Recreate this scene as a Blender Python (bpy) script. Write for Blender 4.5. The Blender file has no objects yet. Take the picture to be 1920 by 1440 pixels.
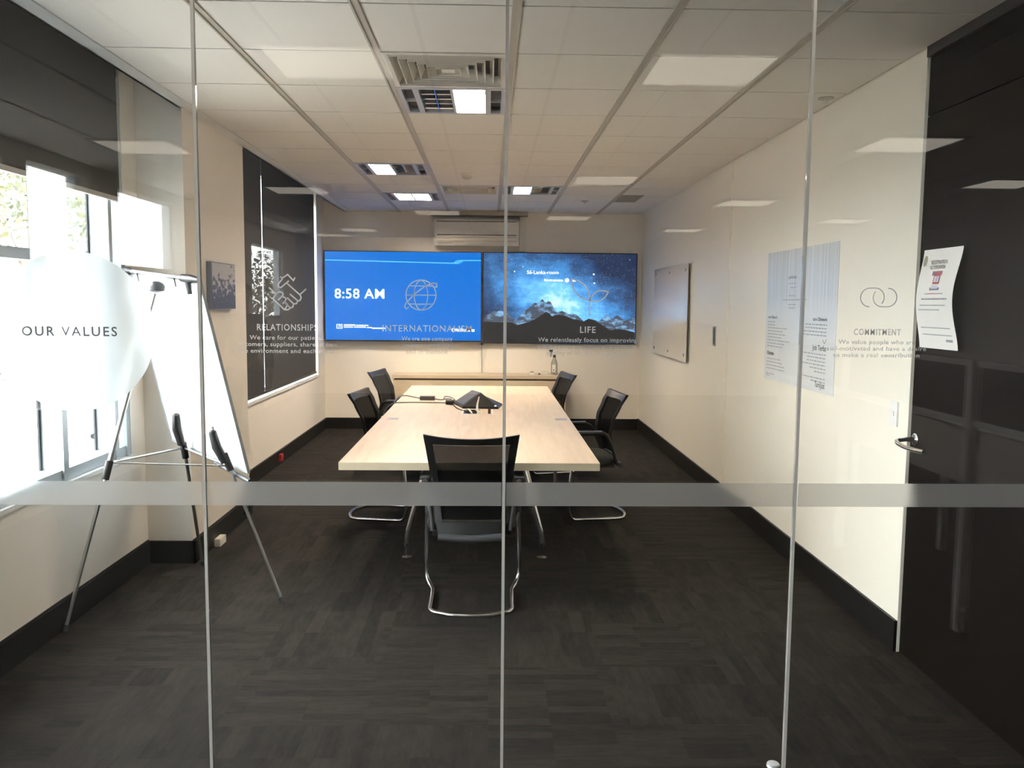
import bpy, bmesh, math, random
from mathutils import Vector, Matrix

random.seed(7)
scene = bpy.context.scene
COL = scene.collection

# ------------------------------------------------------------------ camera
cam_d = bpy.data.cameras.new('camera')
cam_d.sensor_fit = 'HORIZONTAL'
cam_d.sensor_width = 36.0
cam_d.lens = 1582.2 / 1920 * 36.0
cam_d.clip_start = 0.05
cam_d.clip_end = 300
cam = bpy.data.objects.new('camera', cam_d)
COL.objects.link(cam)
_r = Vector((0.99964, -0.02527, 0.00866)); _u = Vector((-0.00622, 0.09525, 0.99543)); _w = Vector((0.02598, 0.99513, -0.09506))
_m = Matrix((( _r.x, _u.x, -_w.x), (_r.y, _u.y, -_w.y), (_r.z, _u.z, -_w.z))).to_4x4()
_m.translation = Vector((0, 0, 1.56))
cam.matrix_world = _m
scene.camera = cam

# ------------------------------------------------------------------ world, sun, exposure
vs = scene.view_settings
scene.display_settings.display_device = 'sRGB'
vs.view_transform = 'Standard'
vs.look = 'None'
vs.gamma = 1.0
vs.use_curve_mapping = False
vs.exposure = 1.33
SKY_STRENGTH = 3.6
SUN_STRENGTH = 28.0
LAMP = 84.0          # radiance of the lit fittings in the meeting room
SCREEN = 0.49         # radiance of the wall screens
OFFICE_LAMP = 1.25   # radiance of the fittings in the office behind the camera

world = bpy.data.worlds.new('sky')
scene.world = world
world.use_nodes = True
wn = world.node_tree
wn.nodes.clear()
wo = wn.nodes.new('ShaderNodeOutputWorld')
wb = wn.nodes.new('ShaderNodeBackground')
ws = wn.nodes.new('ShaderNodeTexSky')
ws.sky_type = 'HOSEK_WILKIE'
ws.sun_direction = Vector((0.03, -0.72, 0.69)).normalized()
ws.turbidity = 4.0
ws.ground_albedo = 0.4
wmix = wn.nodes.new('ShaderNodeMix'); wmix.data_type = 'RGBA'
wmix.inputs[0].default_value = 0.75
wmix.inputs[7].default_value = (3.9, 4.0, 4.1, 1)
wn.links.new(ws.outputs[0], wmix.inputs[6])
wn.links.new(wmix.outputs[2], wb.inputs['Color'])
wb.inputs['Strength'].default_value = SKY_STRENGTH
wn.links.new(wb.outputs[0], wo.inputs[0])

sun_d = bpy.data.lights.new('sun', 'SUN')
sun_d.energy = SUN_STRENGTH
sun_d.angle = 0.01
sun_d.color = (1.0, 0.95, 0.86)
sun = bpy.data.objects.new('sun', sun_d)
COL.objects.link(sun)
sun.rotation_euler = Vector((0.03, -0.72, 0.69)).to_track_quat('Z', 'Y').to_euler()

cy = scene.cycles
cy.use_denoising = True
cy.max_bounces = 10
cy.diffuse_bounces = 5
cy.glossy_bounces = 5
cy.transparent_max_bounces = 16
cy.sample_clamp_indirect = 6.0
cy.caustics_reflective = False
cy.caustics_refractive = False

# ------------------------------------------------------------------ key dimensions (metres)
XL, XR = -2.03, 1.85          # left window wall, right wall (inner faces)
YG, YB = 2.50, 10.40          # glass partition, back wall
CE = 2.655                    # ceiling height
GX0, GY0 = -1.1085, 3.2363    # ceiling grid origin

# ------------------------------------------------------------------ materials
MATS = {}

def nodes_of(m):
    m.use_nodes = True
    return m.node_tree, m.node_tree.nodes, m.node_tree.links

def P(name, col, rough=0.5, metal=0.0, var=0.04, scale=30.0, bump=0.0, spec=None, coat=0.0):
    """principled surface with a little procedural colour variation"""
    if name in MATS: return MATS[name]
    m = bpy.data.materials.new(name)
    nt, N, K = nodes_of(m)
    b = N['Principled BSDF']
    b.inputs['Roughness'].default_value = rough
    b.inputs['Metallic'].default_value = metal
    if spec is not None: b.inputs['Specular IOR Level'].default_value = spec
    if coat: b.inputs['Coat Weight'].default_value = coat
    tc = N.new('ShaderNodeTexCoord')
    no = N.new('ShaderNodeTexNoise')
    no.inputs['Scale'].default_value = scale
    no.inputs['Detail'].default_value = 4
    K.new(tc.outputs['Object'], no.inputs['Vector'])
    mx = N.new('ShaderNodeMix'); mx.data_type = 'RGBA'
    K.new(no.outputs['Fac'], mx.inputs[0])
    c = Vector(col)
    mx.inputs[6].default_value = (*(c * (1 - var)), 1)
    mx.inputs[7].default_value = (*[min(1, v) for v in (c * (1 + var))], 1)
    K.new(mx.outputs[2], b.inputs['Base Color'])
    if bump:
        bp = N.new('ShaderNodeBump'); bp.inputs['Strength'].default_value = bump
        bp.inputs['Distance'].default_value = 0.002
        K.new(no.outputs['Fac'], bp.inputs['Height'])
        K.new(bp.outputs['Normal'], b.inputs['Normal'])
    MATS[name] = m
    return m

def EM(name, col, strength):
    if name in MATS: return MATS[name]
    m = bpy.data.materials.new(name)
    nt, N, K = nodes_of(m)
    N.clear()
    o = N.new('ShaderNodeOutputMaterial'); e = N.new('ShaderNodeEmission')
    e.inputs[0].default_value = (*col, 1); e.inputs[1].default_value = strength
    K.new(e.outputs[0], o.inputs[0])
    MATS[name] = m
    return m

def make_glass():
    m = bpy.data.materials.new('clear_glass')
    nt, N, K = nodes_of(m); N.clear()
    o = N.new('ShaderNodeOutputMaterial')
    t = N.new('ShaderNodeBsdfTransparent'); t.inputs[0].default_value = (0.985, 0.995, 0.99, 1)
    g = N.new('ShaderNodeBsdfGlossy'); g.inputs['Roughness'].default_value = 0.0
    f = N.new('ShaderNodeFresnel')
    ge = N.new('ShaderNodeNewGeometry'); mr = N.new('ShaderNodeMapRange')   # same reflectance on both faces of the sheet
    mr.inputs[3].default_value = 1.5; mr.inputs[4].default_value = 1 / 1.5
    K.new(ge.outputs['Backfacing'], mr.inputs[0]); K.new(mr.outputs[0], f.inputs['IOR'])
    mx = N.new('ShaderNodeMixShader')
    K.new(f.outputs[0], mx.inputs[0]); K.new(t.outputs[0], mx.inputs[1]); K.new(g.outputs[0], mx.inputs[2])
    K.new(mx.outputs[0], o.inputs[0])
    return m
M_GLASS = make_glass()

def make_frost(name, white, w_diff, w_trans, w_refr, rough):
    """frosted film: reflects a little, passes light on, blurred"""
    m = bpy.data.materials.new(name)
    nt, N, K = nodes_of(m); N.clear()
    o = N.new('ShaderNodeOutputMaterial')
    d = N.new('ShaderNodeBsdfDiffuse'); d.inputs[0].default_value = (*white, 1)
    t = N.new('ShaderNodeBsdfTranslucent'); t.inputs[0].default_value = (*white, 1)
    r = N.new('ShaderNodeBsdfRefraction'); r.inputs['Roughness'].default_value = rough; r.inputs['IOR'].default_value = 1.04
    r.inputs[0].default_value = (0.95, 0.96, 0.96, 1)
    m1 = N.new('ShaderNodeMixShader'); m1.inputs[0].default_value = w_trans / (w_diff + w_trans)
    K.new(d.outputs[0], m1.inputs[1]); K.new(t.outputs[0], m1.inputs[2])
    m2 = N.new('ShaderNodeMixShader'); m2.inputs[0].default_value = w_refr
    K.new(m1.outputs[0], m2.inputs[1]); K.new(r.outputs[0], m2.inputs[2])
    K.new(m2.outputs[0], o.inputs[0])
    return m
M_BAND = make_frost('frosted_film', (0.46, 0.46, 0.45), 0.5, 0.5, 0.66, 0.6)
M_DISC = make_frost('frosted_disc_film', (0.68, 0.72, 0.73), 0.4, 0.6, 0.22, 0.5)
M_VINYL = make_frost('etched_vinyl', (0.55, 0.55, 0.54), 0.75, 0.25, 0.12, 0.7)

def make_carpet():
    m = bpy.data.materials.new('carpet_tiles')
    nt, N, K = nodes_of(m)
    b = N['Principled BSDF']; b.inputs['Roughness'].default_value = 0.95
    b.inputs['Specular IOR Level'].default_value = 0.15
    tc = N.new('ShaderNodeTexCoord')
    sx = N.new('ShaderNodeSeparateXYZ'); K.new(tc.outputs['Object'], sx.inputs[0])
    def math_(op, a, b_=None):
        n = N.new('ShaderNodeMath'); n.operation = op
        for i, v in enumerate((a, b_)):
            if v is None: continue
            if isinstance(v, (int, float)): n.inputs[i].default_value = v
            else: K.new(v, n.inputs[i])
        return n.outputs[0]
    T = 0.5
    ix = math_('FLOOR', math_('DIVIDE', sx.outputs[0], T)); iy = math_('FLOOR', math_('DIVIDE', sx.outputs[1], T))
    cmb = N.new('ShaderNodeCombineXYZ'); K.new(ix, cmb.inputs[0]); K.new(iy, cmb.inputs[1])
    wt = N.new('ShaderNodeTexWhiteNoise'); wt.noise_dimensions = '2D'; K.new(cmb.outputs[0], wt.inputs[0])
    chk = math_('GREATER_THAN', wt.outputs[0], 0.42)
    def streak(sxy):
        mp = N.new('ShaderNodeMapping'); mp.inputs['Scale'].default_value = (*sxy, 1)
        K.new(tc.outputs['Object'], mp.inputs[0])
        # blocky patches, then fine yarn streaks
        fl = N.new('ShaderNodeVectorMath'); fl.operation = 'FLOOR'; K.new(mp.outputs[0], fl.inputs[0])
        wnz = N.new('ShaderNodeTexWhiteNoise'); wnz.noise_dimensions = '3D'; K.new(fl.outputs[0], wnz.inputs[0])
        ns = N.new('ShaderNodeTexNoise'); ns.inputs['Scale'].default_value = 2.2; ns.inputs['Detail'].default_value = 5
        ns.inputs['Roughness'].default_value = 0.7
        K.new(mp.outputs[0], ns.inputs['Vector'])
        return math_('ADD', math_('MULTIPLY', wnz.outputs[0], 0.30), math_('MULTIPLY', ns.outputs['Fac'], 0.9))
    a = streak((4.3, 21.0)); c = streak((15.0, 3.6))
    mixf = N.new('ShaderNodeMix'); mixf.data_type = 'FLOAT'
    K.new(chk, mixf.inputs[0]); K.new(a, mixf.inputs[2]); K.new(c, mixf.inputs[3])
    fine = N.new('ShaderNodeTexNoise'); fine.inputs['Scale'].default_value = 260; fine.inputs['Detail'].default_value = 2
    K.new(tc.outputs['Object'], fine.inputs['Vector'])
    tot = math_('ADD', mixf.outputs[0], math_('MULTIPLY', fine.outputs['Fac'], 0.35))
    ramp = N.new('ShaderNodeValToRGB')
    ramp.color_ramp.elements[0].position = 0.35; ramp.color_ramp.elements[0].color = (0.003, 0.0028, 0.0026, 1)
    ramp.color_ramp.elements[1].position = 1.25 if False else 1.0; ramp.color_ramp.elements[1].color = (0.029, 0.025, 0.022, 1)
    K.new(tot, ramp.inputs[0])
    big = N.new('ShaderNodeTexNoise'); big.inputs['Scale'].default_value = 1.3
    K.new(tc.outputs['Object'], big.inputs['Vector'])
    hue = N.new('ShaderNodeMix'); hue.data_type = 'RGBA'; hue.blend_type = 'MULTIPLY'; hue.inputs[0].default_value = 1
    tint = N.new('ShaderNodeMix'); tint.data_type = 'RGBA'
    tint.inputs[6].default_value = (1.0, 0.93, 0.88, 1); tint.inputs[7].default_value = (0.92, 0.97, 0.95, 1)
    K.new(big.outputs['Fac'], tint.inputs[0]); K.new(ramp.outputs[0], hue.inputs[6]); K.new(tint.outputs[2], hue.inputs[7])
    K.new(hue.outputs[2], b.inputs['Base Color'])
    bp = N.new('ShaderNodeBump'); bp.inputs['Strength'].default_value = 0.4; bp.inputs['Distance'].default_value = 0.003
    K.new(tot, bp.inputs['Height']); K.new(bp.outputs[0], b.inputs['Normal'])
    return m
M_CARPET = make_carpet()

def make_wood(name, c1, c2, rough=0.38, axis='Y'):
    m = bpy.data.materials.new(name)
    nt, N, K = nodes_of(m)
    b = N['Principled BSDF']; b.inputs['Roughness'].default_value = rough
    tc = N.new('ShaderNodeTexCoord'); mp = N.new('ShaderNodeMapping')
    mp.inputs['Scale'].default_value = {'Y': (9, 0.8, 9), 'X': (0.8, 9, 9), 'Z': (9, 9, 0.8)}[axis]
    K.new(tc.outputs['Object'], mp.inputs[0])
    n = N.new('ShaderNodeTexNoise'); n.inputs['Scale'].default_value = 3.0; n.inputs['Detail'].default_value = 6; n.inputs['Distortion'].default_value = 0.6
    K.new(mp.outputs[0], n.inputs['Vector'])
    r = N.new('ShaderNodeValToRGB')
    r.color_ramp.elements[0].position = 0.3; r.color_ramp.elements[0].color = (*c1, 1)
    r.color_ramp.elements[1].position = 0.7; r.color_ramp.elements[1].color = (*c2, 1)
    K.new(n.outputs['Fac'], r.inputs[0]); K.new(r.outputs[0], b.inputs['Base Color'])
    return m
M_TABLE = make_wood('pale_oak_laminate', (0.58, 0.46, 0.34), (0.68, 0.56, 0.43), 0.36, 'Y')
M_EDGE = make_wood('pale_oak_edge', (0.56, 0.47, 0.33), (0.62, 0.53, 0.38), 0.45, 'X')
M_CRED = make_wood('credenza_laminate', (0.58, 0.47, 0.33), (0.66, 0.55, 0.41), 0.4, 'X')

M_WALL = P('painted_plaster_wall', (0.88, 0.83, 0.76), 0.55, var=0.015, scale=6)
M_WALLR = P('glossy_wall_paint', (0.87, 0.83, 0.725), 0.38, var=0.01, scale=5)
M_TILE = P('ceiling_tile', (0.85, 0.825, 0.775), 0.9, var=0.03, scale=140, bump=0.15)
M_GRID = P('ceiling_grid_metal', (0.50, 0.47, 0.41), 0.5, var=0.02)
M_GAP = P('ceiling_void', (0.12, 0.11, 0.10), 0.9)
M_WHITE = P('white_enamel', (0.82, 0.82, 0.80), 0.35, var=0.015)
M_SILL = P('white_window_sill', (0.84, 0.84, 0.83), 0.35, var=0.015)
M_BASE = P('black_skirting', (0.009, 0.0085, 0.008), 0.45, var=0.2, spec=0.25)
M_BLACK = P('black_plastic', (0.010, 0.010, 0.0105), 0.42, var=0.1, spec=0.35)
M_BLACKG = P('black_gloss', (0.008, 0.008, 0.009), 0.12, var=0.1)
M_DKGREY = P('dark_grey_plastic', (0.06, 0.062, 0.07), 0.45, var=0.08)
M_SEAT = P('black_seat_fabric', (0.016, 0.016, 0.017), 0.9, var=0.2, scale=300, bump=0.3)
M_CHROME = P('chrome', (0.80, 0.80, 0.81), 0.16, 1.0, var=0.01)
M_SATIN = P('satin_steel', (0.55, 0.55, 0.54), 0.28, 1.0, var=0.03)
M_ALU = P('window_aluminium', (0.46, 0.52, 0.56), 0.42, 0.25, var=0.03)
M_GASKET = P('window_gasket', (0.02, 0.022, 0.025), 0.6)
M_BLIND = P('charcoal_blind_fabric', (0.030, 0.030, 0.029), 0.8, var=0.08, scale=400, bump=0.1)
M_RAIL = P('blind_rail', (0.50, 0.48, 0.44), 0.4, 0.3, var=0.02)
M_DOOR = P('dark_door_laminate', (0.006, 0.0045, 0.0035), 0.5, var=0.08, scale=8, spec=0.10)
M_PAPER = P('white_paper', (0.80, 0.79, 0.76), 0.6, var=0.01)
M_INK = P('dark_ink', (0.06, 0.06, 0.065), 0.6)
M_INKG = P('grey_ink', (0.26, 0.28, 0.31), 0.6)
M_GREY = P('grey_paint', (0.35, 0.34, 0.32), 0.5)
M_AC = P('ac_plastic', (0.80, 0.76, 0.68), 0.4, var=0.01)

def make_mesh_fabric():
    m = bpy.data.materials.new('chair_mesh_fabric')
    nt, N, K = nodes_of(m); N.clear()
    o = N.new('ShaderNodeOutputMaterial')
    d = N.new('ShaderNodeBsdfDiffuse')
    d.inputs[0].default_value = (0.004, 0.004, 0.0042, 1)
    t = N.new('ShaderNodeBsdfTransparent')
    tc = N.new('ShaderNodeTexCoord'); n = N.new('ShaderNodeTexNoise'); n.inputs['Scale'].default_value = 90
    K.new(tc.outputs['Object'], n.inputs['Vector'])
    r = N.new('ShaderNodeMapRange'); r.inputs[3].default_value = 0.93; r.inputs[4].default_value = 0.985
    K.new(n.outputs['Fac'], r.inputs[0])
    mx = N.new('ShaderNodeMixShader'); K.new(r.outputs[0], mx.inputs[0])
    K.new(t.outputs[0], mx.inputs[1]); K.new(d.outputs[0], mx.inputs[2]); K.new(mx.outputs[0], o.inputs[0])
    return m
M_MESH = make_mesh_fabric()

# ------------------------------------------------------------------ mesh builder
class MB:
    def __init__(self): self.bm = bmesh.new()
    def box(self, x0, x1, y0, y1, z0, z1, M=None):
        v = [self.bm.verts.new(Vector(p) if M is None else M @ Vector(p)) for p in
             ((x0,y0,z0),(x1,y0,z0),(x1,y1,z0),(x0,y1,z0),(x0,y0,z1),(x1,y0,z1),(x1,y1,z1),(x0,y1,z1))]
        for f in ((0,3,2,1),(4,5,6,7),(0,1,5,4),(1,2,6,5),(2,3,7,6),(3,0,4,7)):
            self.bm.faces.new([v[i] for i in f])
        return self
    def poly(self, pts):
        self.bm.faces.new([self.bm.verts.new(Vector(p)) for p in pts]); return self
    def prism(self, pts, d):
        """polygon extruded by vector d"""
        d = Vector(d)
        a = [self.bm.verts.new(Vector(p)) for p in pts]; b = [self.bm.verts.new(Vector(p) + d) for p in pts]
        self.bm.faces.new(a[::-1]); self.bm.faces.new(b)
        n = len(pts)
        for i in range(n): self.bm.faces.new((a[i], a[(i+1) % n], b[(i+1) % n], b[i]))
        return self
    def tube(self, pts, r, seg=10, cap=True, flat=1.0, up=None):
        pts = [Vector(p) for p in pts]; n = len(pts)
        rs = r if isinstance(r, (list, tuple)) else [r] * n
        t0 = (pts[1] - pts[0]).normalized()
        if up is not None: nrm = (Vector(up) - t0 * t0.dot(Vector(up))).normalized()
        else: nrm = t0.orthogonal().normalized()
        rings = []
        for i, p in enumerate(pts):
            if i == 0: t = pts[1] - pts[0]
            elif i == n - 1: t = pts[-1] - pts[-2]
            else: t = (pts[i+1] - p).normalized() + (p - pts[i-1]).normalized()
            t.normalize()
            nrm = (nrm - t * nrm.dot(t)).normalized()
            bi = t.cross(nrm)
            rings.append([self.bm.verts.new(p + (nrm * math.cos(2*math.pi*k/seg) + bi * math.sin(2*math.pi*k/seg) * flat) * rs[i]) for k in range(seg)])
        for a, b in zip(rings, rings[1:]):
            for k in range(seg):
                self.bm.faces.new((a[k], a[(k+1) % seg], b[(k+1) % seg], b[k]))
        if cap:
            self.bm.faces.new(rings[0][::-1]); self.bm.faces.new(rings[-1])
        return self
    def cyl(self, p0, p1, r, seg=20, r1=None):
        return self.tube([p0, p1], [r, r if r1 is None else r1], seg)
    def lathe(self, prof, c, seg=24, axis='Z'):
        """profile [(radius, height)] turned round an axis through c"""
        rings = []
        c = Vector(c)
        for (r, h) in prof:
            ring = []
            for k in range(seg):
                a = 2*math.pi*k/seg
                p = Vector((r*math.cos(a), r*math.sin(a), h))
                if axis == 'X': p = Vector((h, r*math.cos(a), r*math.sin(a)))
                if axis == 'Y': p = Vector((r*math.cos(a), h, r*math.sin(a)))
                ring.append(self.bm.verts.new(c + p))
            rings.append(ring)
        for a, b in zip(rings, rings[1:]):
            for k in range(seg): self.bm.faces.new((a[k], a[(k+1) % seg], b[(k+1) % seg], b[k]))
        self.bm.faces.new(rings[0][::-1]); self.bm.faces.new(rings[-1])
        return self
    def ribbon(self, pts, w, frame, closed=False):
        """flat stroke of width w along 2-D points, laid in a plane: frame(u,v)->point"""
        n = len(pts); h = w / 2
        P2 = [Vector(p) for p in pts]
        L = []; R = []
        for i in range(n):
            if closed: a, b = P2[i-1], P2[(i+1) % n]
            else: a, b = P2[max(i-1, 0)], P2[min(i+1, n-1)]
            d1 = (P2[i] - a); d2 = (b - P2[i])
            d = ((d1.normalized() if d1.length else Vector((0,0))) + (d2.normalized() if d2.length else Vector((0,0))))
            if d.length < 1e-6: d = d1
            d.normalize(); nn = Vector((-d.y, d.x))
            k = 1.0
            if d1.length and d2.length:
                cs = nn.dot(Vector((-d1.normalized().y, d1.normalized().x))); k = 1 / max(0.5, cs)
            L.append(self.bm.verts.new(frame(*(P2[i] + nn*h*k)))); R.append(self.bm.verts.new(frame(*(P2[i] - nn*h*k))))
        rng = range(n) if closed else range(n - 1)
        for i in rng:
            j = (i+1) % n
            self.bm.faces.new((R[i], R[j], L[j], L[i]))
        return self
    def done(self, name, mat, parent=None, smooth=False, bevel=0.0, label=None, mods=None):
        bm = self.bm
        if bevel:
            bmesh.ops.bevel(bm, geom=[e for e in bm.edges if len(e.link_faces) == 2 and e.calc_face_angle(0) > 0.5],
                            offset=bevel, segments=2, affect='EDGES', clamp_overlap=True)
        me = bpy.data.meshes.new(name)
        bmesh.ops.recalc_face_normals(bm, faces=[f for f in bm.faces]) if not getattr(self, 'keep', False) else None
        bm.to_mesh(me); bm.free()
        if smooth:
            for p in me.polygons: p.use_smooth = True
            try: me.set_sharp_from_angle(angle=math.radians(40))
            except Exception: pass
        for mm in (mat if isinstance(mat, (list, tuple)) else [mat]): me.materials.append(mm)
        o = bpy.data.objects.new(name, me)
        COL.objects.link(o)
        if parent is not None: attach(o, parent)
        if label: o['label'] = label
        return o

def world_of(o):
    m = Matrix.Translation(o.location) @ o.rotation_euler.to_matrix().to_4x4()
    return m if o.parent is None else world_of(o.parent) @ o.matrix_parent_inverse @ m

def attach(o, parent):
    """parent a mesh that was modelled in world coordinates"""
    o.parent = parent
    if not (parent.get('_local') or (parent.parent and parent.parent.get('_local'))): o.matrix_parent_inverse = world_of(parent).inverted()

def tag(o, label, cat, group=None, kind=None):
    o['label'] = label; o['category'] = cat
    if group: o['group'] = group
    if kind: o['kind'] = kind
    return o

def thing(name, label, cat, loc=(0, 0, 0), group=None, local=False):
    o = bpy.data.objects.new(name, None)
    COL.objects.link(o); o.location = loc; o.empty_display_size = 0.05
    if local: o['_local'] = 1
    return tag(o, label, cat, group)

def struct(o, label=None):
    o['kind'] = 'structure'
    if label: o['label'] = label
    return o

def dup(root, loc, rz, label, group=None):
    r = root.copy(); COL.objects.link(r); r.location = loc; r.rotation_euler = (0, 0, rz); r['label'] = label
    if group: r['group'] = group
    for ch in list(root.children):
        c = ch.copy(); COL.objects.link(c); c.parent = r
        for g in list(ch.children):
            d = g.copy(); COL.objects.link(d); d.parent = c
    return r

def fillet(pts, r, n=6):
    """round the inner corners of a polyline"""
    pts = [Vector(p) for p in pts]; out = [pts[0]]
    for i in range(1, len(pts) - 1):
        a, b, c = pts[i-1], pts[i], pts[i+1]
        d1 = (a - b); d2 = (c - b)
        k = min(r, d1.length*0.49, d2.length*0.49)
        p, q = b + d1.normalized()*k, b + d2.normalized()*k
        for j in range(n + 1):
            t = j / n
            out.append(p*(1-t)**2 + b*2*t*(1-t) + q*t*t)
    out.append(pts[-1])
    return out

# lettering: a font curve turned into a mesh, laid on a plane given by right / up vectors
def text_bm(mb, body, origin, right, up, height=None, width=None, align='C', spacing=1.0, bold=0.0, shear=0.0):
    cu = bpy.data.curves.new('t', 'FONT')
    cu.body = body; cu.size = 1.0; cu.space_character = spacing; cu.offset = bold; cu.resolution_u = 3; cu.shear = shear
    ob = bpy.data.objects.new('t', cu)
    me = bpy.data.meshes.new_from_object(ob)
    xs = [v.co.x for v in me.vertices]
    x0, x1 = min(xs), max(xs)
    sy = (height / 0.70) if height else width / (x1 - x0)
    sx = (width / (x1 - x0)) if width else sy
    ax = {'C': (x0+x1)/2, 'L': x0, 'R': x1}[align]
    o, r, u = Vector(origin), Vector(right), Vector(up)
    vs_ = [mb.bm.verts.new(o + r*((v.co.x-ax)*sx) + u*(v.co.y*sy)) for v in me.vertices]
    for p in me.polygons:
        try: mb.bm.faces.new([vs_[i] for i in p.vertices])
        except ValueError: pass
    bpy.data.meshes.remove(me); bpy.data.objects.remove(ob); bpy.data.curves.remove(cu)
    return mb

# ================================================================== ROOM SHELL
OY0, OX0, OX1 = -9.5, -3.3, 6.2      # office behind the camera (seen in the glass)
struct(MB().box(XL-0.2, OX1, YG, YB+0.2, -0.15, 0.0).box(OX0-0.2, OX1, OY0, YG, -0.15, 0.0).done('floor', M_CARPET))

# ceiling: tiles with real joints between T-bars, cut where fittings sit
def tile_cells():
    holes = {(1, 1), (1, 2), (0, 6), (0, 9), (2, 8), (1, 8)}   # (column, row) from the grid origin
    mb = MB()
    for i in range(-1, 5):
        x0, x1 = GX0 + 0.6*i, GX0 + 0.6*(i+1)
        x0 = max(x0, -1.70); x1 = min(x1, XR)
        for j in range(-1, 12):
            y0, y1 = GY0 + 0.6*j, GY0 + 0.6*(j+1)
            y0 = max(y0, YG); y1 = min(y1, YB)
            if (i, j) in holes or y1 - y0 < 0.02: continue
            mb.box(x0+0.012, x1-0.012, y0+0.005, y1-0.005, CE, CE+0.015)
    # office side of the partition
    y = YG
    j = 0
    while y > OY0:
        y1, y0 = y, max(y-0.6, OY0); x = OX0; i = 0
        while x < OX1 - 0.01:
            x1 = min(x+0.6, OX1)
            mb.box(x+0.012, x1-0.012, y0+0.0025, y1-0.0025, CE, CE+0.015); x = x1
        y = y0
    return mb
ceil = struct(tile_cells().done('ceiling', M_TILE))
g = MB()
for i in range(-1, 5):
    x = GX0 + 0.6*i
    if x > -1.65: 
        g.box(x-0.018, x-0.010, YG, YB, CE-0.006, CE+0.004).box(x+0.010, x+0.018, YG, YB, CE-0.006, CE+0.004).box(x-0.011, x+0.011, YG, YB, CE-0.001, CE+0.006)
g.done('ceiling_grid', M_GRID, ceil)
gs = MB()
gs.box(-1.78, XR+0.1, YG, YB+0.1, CE+0.13, CE+0.20).box(OX0-0.2, OX1+0.2, OY0-0.2, YG, CE+0.13, CE+0.2)
gs.done('ceiling_void', M_GAP, ceil)
struct(MB().box(-1.782, -1.692, YG, YB, CE-0.004, CE+0.018).box(-1.782, -1.765, YG, YB, CE-0.004, CE+0.30).done('trim_1', M_WHITE))
struct(MB().box(-2.25, -1.70, YG-0.1, YB+0.1, 2.95, 3.02).box(OX0-0.3, OX1+0.3, OY0-0.3, YG+0.02, 2.95, 3.02).box(-1.75, OX1+0.3, YG-0.1, YB+0.3, 2.95, 3.02).done('roof', M_WALL))

# walls
SZ1, SZ2 = 0.665, 0.685
wl = MB()
wl.box(XL-0.18, XL, YG, 4.97, 0, SZ1)                       # under first window
wl.box(XL-0.18, XL, 4.78, 4.97, SZ1, 2.95)                  # end of first window
wl.box(XL-0.18, -1.783, 4.97, 6.16, 0, 2.95).box(-1.783, -1.765, 4.97, 6.16, 0, 2.653)   # projecting pier
wl.box(XL-0.18, XL, 6.16, 6.55, 0, 2.95)
wl.box(XL-0.18, XL, 6.55, 9.99, 0, SZ2)                     # under second window
wl.box(XL-0.18, XL, 9.99, YB, 0, 2.95)
wl.box(XL-0.18, XL-0.12, YG, YB, 2.75, 2.95)
struct(wl.done('wall_left', M_WALL))
struct(MB().box(XL-0.18, XR+0.12, YB, YB+0.15, 0, 2.95).done('wall_back', M_WALL))
struct(MB().box(XR, XR+0.12, 3.655, YB, 0, CE+0.05).done('wall_right', M_WALLR))
struct(MB().box(XR-0.004, XR, 6.53, 6.545, 0.145, CE).box(XR-0.007, XR, 6.545, 6.615, 0.145, CE).done('trim_2', M_WALLR))
# black skirting
bl = MB()
bl.box(XL, XL+0.016, YG+0.02, 4.97, 0, 0.135).box(XL, -1.765+0.016, 4.954, 4.97, 0, 0.135).box(-1.765, -1.749, 4.954, 6.16, 0, 0.135)
bl.box(XL, -1.749, 6.16, 6.176, 0, 0.135).box(XL, XL+0.016, 6.176, YB, 0, 0.135)
bl.box(XL, XL+0.008, YG+0.02, 4.96, 0.135, 0.142).box(-1.765, -1.757, 4.96, 6.16, 0.135, 0.142)
struct(bl.done('baseboard_left', M_BASE))
struct(MB().box(XL+0.016, XR-0.016, YB-0.016, YB, 0, 0.137).done('baseboard_back', M_BASE))
struct(MB().box(XR-0.014, XR, 3.655, YB-0.001, 0, 0.145).done('baseboard_right', M_BASE))

# dark door leaf with transom panel in the right wall
d1 = struct(MB().box(XR+0.012, XR+0.055, 2.56, 3.650, 0.004, 2.366).done('door_1', M_DOOR, bevel=0.002))
MB().box(XR+0.012, XR+0.055, 2.56, 3.650, 2.371, 2.612).done('transom_panel', M_DOOR, d1)
MB().box(XR-0.004, XR+0.08, 2.50, 3.655, 2.616, 2.70).done('door_head', P('dark_brown_trim', (.035,.03,.025), .6), d1)
MB().box(XR+0.056, XR+0.09, 2.5, 3.66, 0, 2.65).done('door_stop_frame', M_BLACK, d1)
hz, hy = 0.972, 3.600
hd = MB().lathe([(0.027, 0.0), (0.027, -0.007), (0.024, -0.010), (0.012, -0.012), (0.010, -0.045)], (XR+0.012, hy, hz+0.012), 28, 'X').done('handle_rose', M_CHROME, d1, smooth=True)
lev = [(XR-0.033, hy, hz+0.012), (XR-0.075, hy, hz+0.007), (XR-0.082, hy-0.022, hz-0.001), (XR-0.078, hy-0.080, hz-0.009), (XR-0.065, hy-0.150, hz-0.010), (XR-0.053, hy-0.192, hz-0.010)]
MB().tube(fillet(lev, 0.02), 0.0095, 12).done('door_handle', M_CHROME, d1, smooth=True)

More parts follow.
